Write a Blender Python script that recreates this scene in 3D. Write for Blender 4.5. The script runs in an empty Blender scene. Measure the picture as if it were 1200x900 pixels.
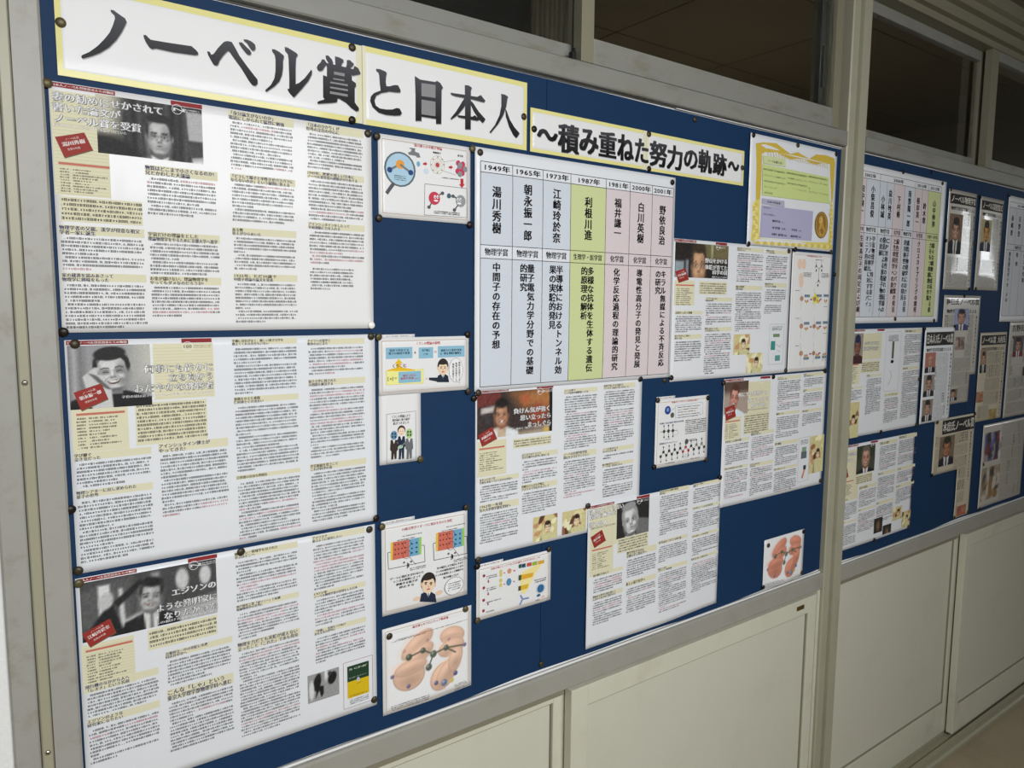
import bpy, bmesh, math, random
import numpy as np
from mathutils import Matrix, Vector
from mathutils.geometry import tessellate_polygon

SC = bpy.context.scene
COL = SC.collection
RND = random.Random(7)
NR = np.random.RandomState(7)

# ------------------------------------------------------------------ camera
# world: x runs along the corridor wall, y goes into the wall (board face at y = 0), z up
EYE = Vector((0.0, -1.0900, 1.55))
ROT = ((0.80567603, -0.59231139, 0.00730436), (-0.0574036, -0.09034281, -0.994255), (0.58956846, 0.80062812, -0.10678783))
cam_d = bpy.data.cameras.new('camera')
cam_d.sensor_width = 36.0
cam_d.lens = 873.0 / 1200.0 * 36.0
cam_d.clip_start = 0.02
cam = bpy.data.objects.new('camera', cam_d)
COL.objects.link(cam)
M4 = Matrix.Identity(4)
for i in range(3):
    M4[i][0] = ROT[0][i]; M4[i][1] = -ROT[1][i]; M4[i][2] = -ROT[2][i]; M4[i][3] = EYE[i]
cam.matrix_world = M4
SC.camera = cam

# ------------------------------------------------------------------ light
W = bpy.data.worlds.new('world'); SC.world = W
W.use_nodes = True
W.node_tree.nodes['Background'].inputs[0].default_value = (0.62, 0.68, 0.75, 1)
W.node_tree.nodes['Background'].inputs[1].default_value = 0.18

def area(name, loc, target, sx, sy, power, color):
    d = bpy.data.lights.new(name, 'AREA'); d.shape = 'RECTANGLE'; d.size = sx; d.size_y = sy
    d.energy = power; d.color = color
    o = bpy.data.objects.new(name, d); COL.objects.link(o)
    o.location = loc
    o.rotation_euler = (Vector(target) - Vector(loc)).to_track_quat('-Z', 'Y').to_euler()
    return o

key = area('window_daylight', (0.42, -2.33, 2.20), (0.85, 0, 0.95), 2.1, 0.5, 34.5, (0.97, 0.985, 1.0))
key.data.spread = math.radians(130)
area('far_window_daylight', (8.4, -2.33, 2.2), (8.4, 0, 2.2), 2.0, 0.9, 26, (0.93, 0.97, 1.0))
area('ceiling_fill', (0.2, -1.35, 2.54), (0.2, -1.35, 0), 1.15, 0.18, 1.5, (1.0, 0.985, 0.93))  # added fill at ceiling height, no lamp is built there
area('classroom_fill', (3.2, 1.6, 1.2), (3.4, 1.8, 2.9), 1.2, 0.8, 6.5, (1.0, 0.86, 0.66))  # added fill aimed upward so the room ceiling shows through the panes
SC.view_settings.view_transform = 'Standard'
SC.view_settings.look = 'None'
SC.view_settings.gamma = 1.0
SC.view_settings.use_curve_mapping = False
SC.view_settings.exposure = 0.0

# ------------------------------------------------------------------ materials
def s2l(c):
    return tuple(x / 12.92 if x <= 0.04045 else ((x + 0.055) / 1.055) ** 2.4 for x in c)
def rgb(*c):
    return s2l(tuple(v / 255.0 for v in c))
def material(name, c, rough=0.5, metal=0.0, noise=0.0, scale=20, bump=0.0, dirt=None, dirt_amt=0.0, dirt_scale=3.0, coat=0.0, spec=0.5, stretch=None):
    m = bpy.data.materials.new(name); m.use_nodes = True
    nt = m.node_tree; b = nt.nodes['Principled BSDF']
    b.inputs['Base Color'].default_value = (*c, 1)
    b.inputs['Roughness'].default_value = rough
    b.inputs['Metallic'].default_value = metal
    b.inputs['Coat Weight'].default_value = coat
    b.inputs['Coat Roughness'].default_value = 0.08
    b.inputs['Specular IOR Level'].default_value = spec
    tc = nt.nodes.new('ShaderNodeTexCoord')
    src = tc.outputs['Object']
    if stretch:
        mp = nt.nodes.new('ShaderNodeMapping'); mp.inputs['Scale'].default_value = stretch
        nt.links.new(src, mp.inputs[0]); src = mp.outputs[0]
    last = None
    if noise > 0:
        n = nt.nodes.new('ShaderNodeTexNoise'); n.inputs['Scale'].default_value = scale; n.inputs['Detail'].default_value = 5
        nt.links.new(src, n.inputs['Vector'])
        mx = nt.nodes.new('ShaderNodeMix'); mx.data_type = 'RGBA'
        mx.inputs[6].default_value = (*[v * (1 - noise) for v in c], 1)
        mx.inputs[7].default_value = (*[min(1, v * (1 + noise)) for v in c], 1)
        nt.links.new(n.outputs['Fac'], mx.inputs[0]); last = mx.outputs[2]
        if bump:
            bp = nt.nodes.new('ShaderNodeBump'); bp.inputs['Strength'].default_value = bump; bp.inputs['Distance'].default_value = 0.002
            nt.links.new(n.outputs['Fac'], bp.inputs['Height']); nt.links.new(bp.outputs[0], b.inputs['Normal'])
    if dirt:
        n = nt.nodes.new('ShaderNodeTexNoise'); n.inputs['Scale'].default_value = dirt_scale; n.inputs['Detail'].default_value = 8; n.inputs['Roughness'].default_value = 0.7
        nt.links.new(src, n.inputs['Vector'])
        r = nt.nodes.new('ShaderNodeValToRGB'); r.color_ramp.elements[0].position = 0.52; r.color_ramp.elements[1].position = 0.72
        r.color_ramp.elements[1].color = (dirt_amt,) * 3 + (1,); r.color_ramp.elements[0].color = (0, 0, 0, 1)
        nt.links.new(n.outputs['Fac'], r.inputs[0])
        mx = nt.nodes.new('ShaderNodeMix'); mx.data_type = 'RGBA'
        nt.links.new(r.outputs[0], mx.inputs[0])
        if last: nt.links.new(last, mx.inputs[6])
        else: mx.inputs[6].default_value = (*c, 1)
        mx.inputs[7].default_value = (*dirt, 1); last = mx.outputs[2]
    if last: nt.links.new(last, b.inputs['Base Color'])
    return m

def print_material(name, rough, coat):
    m = bpy.data.materials.new(name); m.use_nodes = True
    nt = m.node_tree; b = nt.nodes['Principled BSDF']
    a = nt.nodes.new('ShaderNodeVertexColor'); a.layer_name = 'ink'
    nt.links.new(a.outputs[0], b.inputs['Base Color'])
    b.inputs['Roughness'].default_value = rough; b.inputs['Coat Weight'].default_value = coat; b.inputs['Coat Roughness'].default_value = 0.06; b.inputs['Specular IOR Level'].default_value = 0.25
    return m

M = dict(
    post=material('olive_painted_post', rgb(166, 163, 142), 0.42, 0, 0.05, 14, 0.06, rgb(120, 108, 88), 0.2, 9.0),
    steel=material('painted_steel', rgb(158, 156, 146), 0.42, 0, 0.05, 14, 0.06, rgb(120, 108, 88), 0.25, 9.0),
    steel_dirty=material('scuffed_painted_steel', rgb(160, 158, 150), 0.45, 0, 0.06, 30, 0.08, rgb(128, 114, 90), 0.5, 22.0),
    steel_top=material('grimy_shade_darkened_steel', rgb(136, 136, 128), 0.45, 0, 0.06, 30, 0.08, rgb(112, 98, 74), 0.6, 16.0, stretch=(0.6, 1, 2)),  # grime is its own; base darkened to stand for weaker light up high
    head=material('shade_darkened_paint', rgb(132, 128, 108), 0.45, 0, 0.04, 20, 0.03),  # frame paint darkened, shade put into the colour of mouldings and stiles
    strip=material('cream_cover_strip', rgb(160, 156, 132), 0.4, 0, 0.03, 20, 0.03),
    door=material('cream_door_panel', rgb(206, 205, 188), 0.42, 0, 0.02, 9, 0.03, rgb(170, 166, 146), 0.25, 2.5),
    doorframe=material('cream_door_frame', rgb(208, 207, 188), 0.4, 0, 0.03, 14, 0.03, rgb(165, 158, 132), 0.3, 6.0),
    blue=material('blue_board_cloth', rgb(19, 50, 84), 0.62, 0, 0.09, 60, 0.05, rgb(25, 57, 92), 0.4, 2.0, spec=0.2),
    shade_bead=material('grey_shade_bead', rgb(138, 135, 116), 0.6, noise=0.05),  # grey of the painted shadow line inside the door frames
    white_edge=material('white_backing_sheet', rgb(238, 238, 236), 0.4),
    plaster=material('white_plaster', rgb(232, 232, 230), 0.8, 0, 0.03, 120, 0.6),
    black=material('black_gap', rgb(14, 14, 14), 0.7, noise=0.2),
    floor=material('brown_vinyl_floor', rgb(166, 150, 124), 0.3, 0, 0.1, 6, 0.05, rgb(120, 105, 86), 0.5, 2.0),
    ceil=material('ceiling_board', rgb(128, 124, 112), 0.85, 0, 0.05, 60, 0.2),
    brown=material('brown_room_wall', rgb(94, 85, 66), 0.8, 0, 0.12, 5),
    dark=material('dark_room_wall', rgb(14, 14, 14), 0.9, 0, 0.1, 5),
    alu=material('aluminium', rgb(150, 152, 152), 0.32, 0.85, 0.05, 40),
    screw=material('screw_metal', rgb(190, 186, 170), 0.28, 0.9, 0.05, 60),
    pin=material('dark_bronze', rgb(62, 54, 38), 0.45, 0.35, 0.15, 300),
    pin_olive=material('olive_bronze', rgb(92, 82, 52), 0.45, 0.3, 0.15, 300),
    pin_dark=material('blackened_bronze', rgb(38, 32, 26), 0.4, 0.5, 0.15, 300),
    pin_white=material('white_plastic', rgb(240, 240, 230), 0.3, noise=0.02),
    brass=material('brass_plate', rgb(120, 100, 48), 0.35, 0.7, 0.1, 80),
    ink=print_material('printed_ink', 0.6, 0.0),
    ink_gloss=print_material('laminated_ink', 0.55, 0.25),
)
def paper_mat(name, c, rough, coat, wr=0.12):
    m = material(name, c, rough, 0, 0.015, 40, wr, coat=coat)
    return m
M['paper'] = paper_mat('poster_paper', rgb(226, 228, 231), 0.5, 0.15)
M['paper_lam'] = paper_mat('laminated_paper', rgb(230, 230, 229), 0.5, 0.2, 0.06)
M['paper_gloss'] = paper_mat('glossy_film_over_newsprint', rgb(196, 192, 182), 0.35, 1.0, 0.25)
M['newsprint'] = paper_mat('newsprint', rgb(192, 184, 162), 0.6, 0.1)
gm = bpy.data.materials.new('window_glass'); gm.use_nodes = True
_b = gm.node_tree.nodes['Principled BSDF']
_b.inputs['Base Color'].default_value = (0.9, 0.93, 0.92, 1); _b.inputs['Roughness'].default_value = 0.02
_b.inputs['Transmission Weight'].default_value = 1.0; _b.inputs['IOR'].default_value = 1.5
M['glass'] = gm

# ------------------------------------------------------------------ object helpers
def link(name, me, parent=None):
    o = bpy.data.objects.new(name, me); COL.objects.link(o)
    if parent is not None: o.parent = parent
    return o
def boxes(name, blist, mat, parent=None, bevel=0.0, kind=None):
    """blist of (x0,x1,y0,y1,z0,z1)"""
    bm = bmesh.new()
    for x0, x1, y0, y1, z0, z1 in blist:
        r = bmesh.ops.create_cube(bm, size=1.0)
        for v in r['verts']:
            v.co = Vector((x0 + (v.co.x + .5) * (x1 - x0), y0 + (v.co.y + .5) * (y1 - y0), z0 + (v.co.z + .5) * (z1 - z0)))
    if bevel:
        bmesh.ops.bevel(bm, geom=bm.edges[:], offset=bevel, segments=2, affect='EDGES', profile=0.5)
    me = bpy.data.meshes.new(name); bm.to_mesh(me); bm.free()
    me.materials.append(mat)
    o = link(name, me, parent)
    if kind: o['kind'] = kind
    return o
def prof_x(name, prof, x0, x1, mat, parent=None, kind=None):
    """profile of (y,z) swept along x"""
    n = len(prof); vs = [(x0, y, z) for y, z in prof] + [(x1, y, z) for y, z in prof]
    fs = [(i, (i + 1) % n, n + (i + 1) % n, n + i) for i in range(n)] + [tuple(range(n))[::-1], tuple(range(n, 2 * n))]
    return rawmesh(name, vs, fs, mat, parent, kind)
def prof_z(name, prof, z0, z1, mat, parent=None, kind=None):
    n = len(prof); vs = [(x, y, z0) for x, y in prof] + [(x, y, z1) for x, y in prof]
    fs = [(i, (i + 1) % n, n + (i + 1) % n, n + i) for i in range(n)] + [tuple(range(n))[::-1], tuple(range(n, 2 * n))]
    return rawmesh(name, vs, fs, mat, parent, kind)
def rawmesh(name, vs, fs, mat, parent=None, kind=None):
    me = bpy.data.meshes.new(name); me.from_pydata(vs, [], fs); me.update()
    bm = bmesh.new(); bm.from_mesh(me); bmesh.ops.recalc_face_normals(bm, faces=bm.faces[:]); bm.to_mesh(me); bm.free()
    me.materials.append(mat); o = link(name, me, parent)
    if kind: o['kind'] = kind
    return o
def thing(name, label, cat, loc=(0, 0, 0), group=None):
    o = bpy.data.objects.new(name, None); COL.objects.link(o); o.location = loc; o.empty_display_size = 0.05
    o['label'] = label; o['category'] = cat
    if group: o['group'] = group
    return o

# ------------------------------------------------------------------ glyphs
_G = {}
def preload(chars, weight=0):
    weight = 0
    need = [c for c in dict.fromkeys(chars) if (c, weight) not in _G and not c.isspace()]
    tmp = bpy.data.collections.new('tmp'); COL.children.link(tmp); obs = []
    for c in need:
        cu = bpy.data.curves.new('g', 'FONT'); cu.body = c; cu.size = 1.0; cu.resolution_u = 2; cu.offset = 0.004
        o = bpy.data.objects.new('g', cu); tmp.objects.link(o); obs.append((c, o))
    dg = bpy.context.evaluated_depsgraph_get(); dg.update()
    for c, o in obs:
        me = bpy.data.meshes.new_from_object(o.evaluated_get(dg), depsgraph=dg)
        n = len(me.vertices)
        if n == 0: _G[(c, weight)] = None; continue
        co = np.empty(n * 3, np.float32); me.vertices.foreach_get('co', co); co = co.reshape(-1, 3)[:, :2]
        me.calc_loop_triangles(); t = np.empty(len(me.loop_triangles) * 3, np.int32); me.loop_triangles.foreach_get('vertices', t)
        _G[(c, weight)] = (co, t.reshape(-1, 3)); bpy.data.meshes.remove(me)
    for c, o in obs:
        d = o.data; bpy.data.objects.remove(o); bpy.data.curves.remove(d)
    bpy.data.collections.remove(tmp)

class Ink:
    """flat print: 2-D coloured triangles in wall coordinates (x, z) with a stacking order"""
    def __init__(s): s.v = []; s.t = []; s.c = []; s.l = []; s.n = 0; s.layer = 0
    def add(s, v, t, c, layer=None):
        v = np.asarray(v, float).reshape(-1, 2); t = np.asarray(t, int).reshape(-1, 3)
        c = np.asarray(c, float)
        if c.ndim == 1: c = np.tile(c[None, :3], (len(v), 1))
        s.v.append(v); s.t.append(t + s.n); s.c.append(c); s.n += len(v)
        s.l.append(np.full(len(v), s.layer if layer is None else layer, float))
    def rect(s, x0, z0, x1, z1, c, cell=0.012):
        nx = max(1, int(math.ceil(abs(x1 - x0) / cell))); nz = max(1, int(math.ceil(abs(z1 - z0) / cell)))
        X, Z = np.meshgrid(np.linspace(x0, x1, nx + 1), np.linspace(z0, z1, nz + 1))
        s.add(np.stack([X.ravel(), Z.ravel()], 1), gridtris(nx, nz), c)
    def quads(s, q, cols):
        """q (n,4) x0 z0 x1 z1 ; cols (n,3)"""
        n = len(q)
        v = np.stack([q[:, [0, 1]], q[:, [2, 1]], q[:, [2, 3]], q[:, [0, 3]]], 1).reshape(-1, 2)
        b = np.arange(n)[:, None] * 4
        t = np.concatenate([b + [0, 1, 2], b + [0, 2, 3]], 1).reshape(-1, 3)
        s.add(v, t, np.repeat(cols, 4, 0))
    def poly(s, pts, c, holes=()):
        loops = [[Vector((p[0], p[1], 0)) for p in pts]] + [[Vector((p[0], p[1], 0)) for p in h] for h in holes]
        t = tessellate_polygon(loops); v = [p for lp in loops for p in lp]
        s.add([(p.x, p.y) for p in v], t, c(np.array([p.y for p in v])) if callable(c) else c)
    def ell(s, x, z, rx, rz, c, n=20, ring=None):
        a = np.linspace(0, 2 * math.pi, n, endpoint=False); o = np.stack([x + rx * np.cos(a), z + rz * np.sin(a)], 1)
        if ring:
            i = np.stack([x + (rx - ring) * np.cos(a), z + (rz - ring) * np.sin(a)], 1)
            k = np.arange(n); k2 = (k + 1) % n
            s.add(np.concatenate([o, i]), np.concatenate([np.stack([k, k2, n + k], 1), np.stack([k2, n + k2, n + k], 1)]), c)
        else:
            k = np.arange(n); s.add(np.concatenate([o, [[x, z]]]), np.stack([k, (k + 1) % n, np.full(n, n)], 1), c)
    def line(s, pts, w, c):
        for (x0, z0), (x1, z1) in zip(pts[:-1], pts[1:]):
            d = math.hypot(x1 - x0, z1 - z0) or 1e-6; nx, nz = -(z1 - z0) / d * w / 2, (x1 - x0) / d * w / 2
            k = max(1, int(d / 0.02))
            a = np.linspace(0, 1, k + 1); X = x0 + (x1 - x0) * a; Z = z0 + (z1 - z0) * a
            v = np.concatenate([np.stack([X + nx, Z + nz], 1), np.stack([X - nx, Z - nz], 1)]); i = np.arange(k)
            s.add(v, np.concatenate([np.stack([i, i + 1, k + 1 + i], 1), np.stack([i + 1, k + 2 + i, k + 1 + i], 1)]), c)
    def frame(s, x0, z0, x1, z1, w, c):
        s.line([(x0, z0), (x1, z0), (x1, z1), (x0, z1), (x0, z0)], w, c)
    def glyph(s, ch, x0, z0, x1, z1, c, weight=0.0, fit=False):
        """em box of the character placed in the rectangle; fit stretches the ink itself to it"""
        if ch.isspace(): return
        if (ch, 0) not in _G: preload(ch)
        g = _G[(ch, 0)]
        if g is None: return
        co, t = g
        if fit:
            mn, mx = co.min(0), co.max(0); sp = np.maximum(mx - mn, 1e-3)
            p = (co - mn) / sp
        else:
            wadv = 1.0 if ord(ch) > 0x2E80 else 0.56
            p = np.stack([(co[:, 0]) / wadv, (co[:, 1] + 0.12) / 1.0], 1)
        ex, ez = weight * (x1 - x0), weight * (z1 - z0)
        offs = [(0, 0)] if weight == 0 else [(-ex, 0), (ex, 0)] if weight <= .03 and not fit else [(-ex, -ez * .4), (ex, -ez * .4), (-ex, ez * .4), (ex, ez * .4), (0, 0)]
        for ox, oz in offs:
            v = np.stack([x0 + p[:, 0] * (x1 - x0) + ox, z0 + p[:, 1] * (z1 - z0) + oz], 1)
            s.add(v, t, c(v[:, 1]) if callable(c) else c)
    def text(s, st, x0, z0, x1, z1, c, weight=0.0):
        """a line of text filling the rectangle"""
        wts = [1.0 if ord(ch) > 0x2E80 else 0.56 for ch in st]; u = (x1 - x0) / sum(wts); x = x0
        for ch, w in zip(st, wts): s.glyph(ch, x, z0, x + u * w, z1, c, weight); x += u * w
    def vtext(s, st, xc, ztop, size, pitch, c, weight=0.0, w=None):
        w = w or size
        for i, ch in enumerate(st):
            z = ztop - i * pitch
            if ch == 'ー': s.rect(xc - size * .04, z - size * .88, xc + size * .04, z - size * .1, c); continue
            s.glyph(ch, xc - w / 2, z - size, xc + w / 2, z, c, weight)
    def build(s, name, parent, sheet, mat):
        if not s.v: return None
        v = np.concatenate(s.v); t = np.concatenate(s.t); c = np.concatenate(s.c); l = np.concatenate(s.l)
        y = sheet.y(v[:, 0], v[:, 1]) - 0.00012 - l * 0.00003
        co = np.stack([v[:, 0] - sheet.ox, y - sheet.oy, v[:, 1] - sheet.oz], 1).astype(np.float32)
        # face the corridor (-y): (x,z) counter-clockwise must be kept
        a = v[t[:, 1]] - v[t[:, 0]]; b = v[t[:, 2]] - v[t[:, 0]]; cr = a[:, 0] * b[:, 1] - a[:, 1] * b[:, 0]
        t = np.where((cr < 0)[:, None], t[:, ::-1], t)
        me = bpy.data.meshes.new(name)
        me.vertices.add(len(co)); me.vertices.foreach_set('co', co.ravel())
        me.loops.add(len(t) * 3); me.loops.foreach_set('vertex_index', t.astype(np.int32).ravel())
        me.polygons.add(len(t)); me.polygons.foreach_set('loop_start', np.arange(0, len(t) * 3, 3, dtype=np.int32))
        me.update(calc_edges=True)
        at = me.color_attributes.new('ink', 'FLOAT_COLOR', 'POINT')
        at.data.foreach_set('color', np.concatenate([c[:, :3], np.ones((len(c), 1))], 1).astype(np.float32).ravel())
        me.materials.append(mat)
        return link(name, me, parent)

def gridtris(nx, nz):
    i, j = np.meshgrid(np.arange(nx), np.arange(nz)); a = (j * (nx + 1) + i).ravel()
    return np.concatenate([np.stack([a, a + 1, a + nx + 2], 1), np.stack([a, a + nx + 2, a + nx + 1], 1)])

class Sheet:
    """a sheet pinned to the board: rectangle (x0,z0,x1,z1) with gentle bends; y() is its face"""
    def __init__(s, x0, z0, x1, z1, lift=0.0015, amp=0.0012, seed=0, curl=0.0):
        s.b = (x0, z0, x1, z1); s.lift = lift; s.amp = amp; r = random.Random(seed)
        s.w = [(r.uniform(.5, 1), r.uniform(5, 11), r.uniform(-5, 5), r.uniform(0, 6.3)) for _ in range(4)]
        s.curl = curl; s.ox = (x0 + x1) / 2; s.oz = z0; s.oy = -lift
    def y(s, X, Z):
        x0, z0, x1, z1 = s.b; d = 0
        for a, kx, kz, p in s.w: d = d + a * np.sin(kx * X * 2 + kz * Z * 2 + p)
        u = np.clip((X - x0) / (x1 - x0), 0, 1); v = np.clip((Z - z0) / (z1 - z0), 0, 1)
        e = np.minimum(1, 8 * u * (1 - u)) * np.minimum(1, 8 * v * (1 - v)) * 0.6 + 0.4
        d = s.amp * (1 + d / 3.0) * e
        d = d + s.curl * (1 - v) ** 3 * np.sin(np.pi * u) ** 2
        return -(s.lift + d)
    def mesh(s, name, parent, mat, outline=None):
        x0, z0, x1, z1 = s.b; h = 0.011
        nx = max(2, int((x1 - x0) / h)); nz = max(2, int((z1 - z0) / h))
        X, Z = np.meshgrid(np.linspace(x0, x1, nx + 1), np.linspace(z0, z1, nz + 1)); X = X.ravel(); Z = Z.ravel()
        i, j = np.meshgrid(np.arange(nx), np.arange(nz)); a = (j * (nx + 1) + i).ravel()
        q = np.stack([a, a + 1, a + nx + 2, a + nx + 1], 1)
        if outline:      # keep the cells inside an L shape
            cx = (X[q[:, 0]] + X[q[:, 1]]) / 2; cz = (Z[q[:, 0]] + Z[q[:, 3]]) / 2
            q = q[~outline(cx, cz)]
        Y = s.y(X, Z); n = len(X)
        front = np.stack([X - s.ox, Y - s.oy, Z - s.oz], 1); back = front + np.array([0, 0.00025, 0])
        from collections import Counter
        ed = Counter(); 
        for f in q:
            for k in range(4):
                e = (int(f[k]), int(f[(k + 1) % 4])); ed[e] += 1
        rim = [e for e in ed if (e[1], e[0]) not in ed]
        faces = [tuple(int(v) for v in f) for f in q] + [tuple(int(v) + n for v in f[::-1]) for f in q] + [(e[1], e[0], e[0] + n, e[1] + n) for e in rim]
        me = bpy.data.meshes.new(name); me.from_pydata(np.concatenate([front, back]).tolist(), [], faces); me.update()
        me.polygons.foreach_set('use_smooth', np.concatenate([np.ones(2 * len(q), bool), np.zeros(len(rim), bool)]))
        me.materials.append(mat)
        return link(name, me, parent)

BLACK = rgb(24, 24, 28); NAVY = rgb(30, 40, 105); PINK = rgb(178, 112, 122); RED = rgb(140, 40, 44); BEIGE = rgb(220, 215, 184)
WHITE = rgb(236, 236, 236); CARD = rgb(150, 48, 42)

def body(ink, x0, z0, x1, z1, pitch=0.0048, cell=0.0035, colour=BLACK, pink=0.10, para=True, fill=1.0):
    """small print: a few strokes for every character"""
    n = max(1, int(round((z1 - z0) / pitch))); p = (z1 - z0) / n; nc = max(2, int((x1 - x0) / cell)); cw = (x1 - x0) / nc
    Q = []; C = []; left = RND.randint(3, 8); ind = 1 if para else 0; run = 0
    for i in range(n):
        zb = z1 - (i + 1) * p + p * 0.24; h = p * 0.56
        last = (i == n - 1) or (para and left == 0)
        m = int(nc * RND.uniform(0.15, 0.85)) if last and para else int(nc * fill)
        x = x0 + ind * cw + RND.uniform(0, .3) * cw; xe = x0 + m * cw
        while x < xe - cw * .5:
            r = RND.random()
            if run > 0: run -= 1; c = PINK
            elif RND.random() < pink * 0.045: run = RND.randint(12, 45); c = PINK
            else: c = colour
            if r < 0.05: Q.append((x, zb, x + cw * .25, zb + h * .22)); C.append(c); x += cw * .62; continue
            kanji = r > 0.55; a = cw * (RND.uniform(.92, 1.06) if kanji else RND.uniform(.72, .95))
            w = a * 0.86; t = h * 0.21; zz = zb if kanji else zb + h * .06; hh = h if kanji else h * .84
            hs = (0.02, 0.42, 0.80) if kanji else (RND.uniform(0, .25), RND.uniform(.5, .8))
            for f in hs: Q.append((x + (0 if kanji else w * RND.uniform(0, .25)), zz + hh * f, x + w * (1 if kanji else RND.uniform(.7, 1)), zz + hh * f + t)); C.append(c)
            vs = (0.02, 0.8) if kanji and RND.random() < .6 else (RND.uniform(.3, .55),)
            for f in vs: Q.append((x + w * f, zz, x + w * f + t * 1.0, zz + hh)); C.append(c)
            x += a
        if last: left = RND.randint(3, 9); ind = 1 if para else 0
        else: left -= 1; ind = 0
    ink.quads(np.array(Q), np.array(C))

# ------------------------------------------------------------------ soft pictures (printed photographs)
def sd_ell(X, Y, cx, cy, rx, ry, a=0):
    c, s = math.cos(math.radians(a)), math.sin(math.radians(a)); dx, dy = X - cx, Y - cy
    u = (dx * c + dy * s) / rx; v = (-dx * s + dy * c) / ry
    return (np.sqrt(u * u + v * v) - 1) * min(rx, ry)
def sd_poly(X, Y, pts):
    d = np.full(X.shape, 1e9); ins = np.zeros(X.shape, bool); n = len(pts)
    for i in range(n):
        x0, y0 = pts[i]; x1, y1 = pts[(i + 1) % n]; ex, ey = x1 - x0, y1 - y0; wx, wy = X - x0, Y - y0
        t = np.clip((wx * ex + wy * ey) / (ex * ex + ey * ey + 1e-12), 0, 1)
        d = np.minimum(d, np.hypot(wx - ex * t, wy - ey * t))
        c = ((y0 <= Y) != (y1 <= Y)) & (X < (x1 - x0) * (Y - y0) / ((y1 - y0) or 1e-12) + x0); ins ^= c
    return np.where(ins, -d, d)
def picture(ink, x0, z0, x1, z1, shapes, bg, n=70, grain=0.02, bgfn=None):
    """shapes in picture units: u 0..1 across, v 0..H downwards"""
    w = x1 - x0; H = (z1 - z0) / w; nx = n; nz = max(4, int(n * H))
    U, V = np.meshgrid(np.linspace(0, 1, nx + 1), np.linspace(H, 0, nz + 1))
    img = np.ones(U.shape + (3,)) * (np.array(bg) / 255.0)
    if bgfn: img = bgfn(U, V, H, img)
    for sh in shapes:
        k = sh[0]
        if k == 'e': _, cx, cy, rx, ry, a, c, so = sh; d = sd_ell(U, V, cx, cy, rx, ry, a)
        else: _, pts, c, so = sh; d = sd_poly(U, V, pts)
        al = np.clip(0.5 - d / max(so, 1e-4), 0, 1)[..., None]; img = img * (1 - al) + np.array(c) / 255.0 * al
    img = np.clip(img + NR.normal(0, grain, img.shape[:2])[..., None], 0, 1)
    lin = np.where(img <= .04045, img / 12.92, ((img + .055) / 1.055) ** 2.4).reshape(-1, 3)
    X = x0 + U * w; Z = z1 - V * w
    ink.add(np.stack([X.ravel(), Z.ravel()], 1), gridtris(nx, nz), lin)

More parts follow.
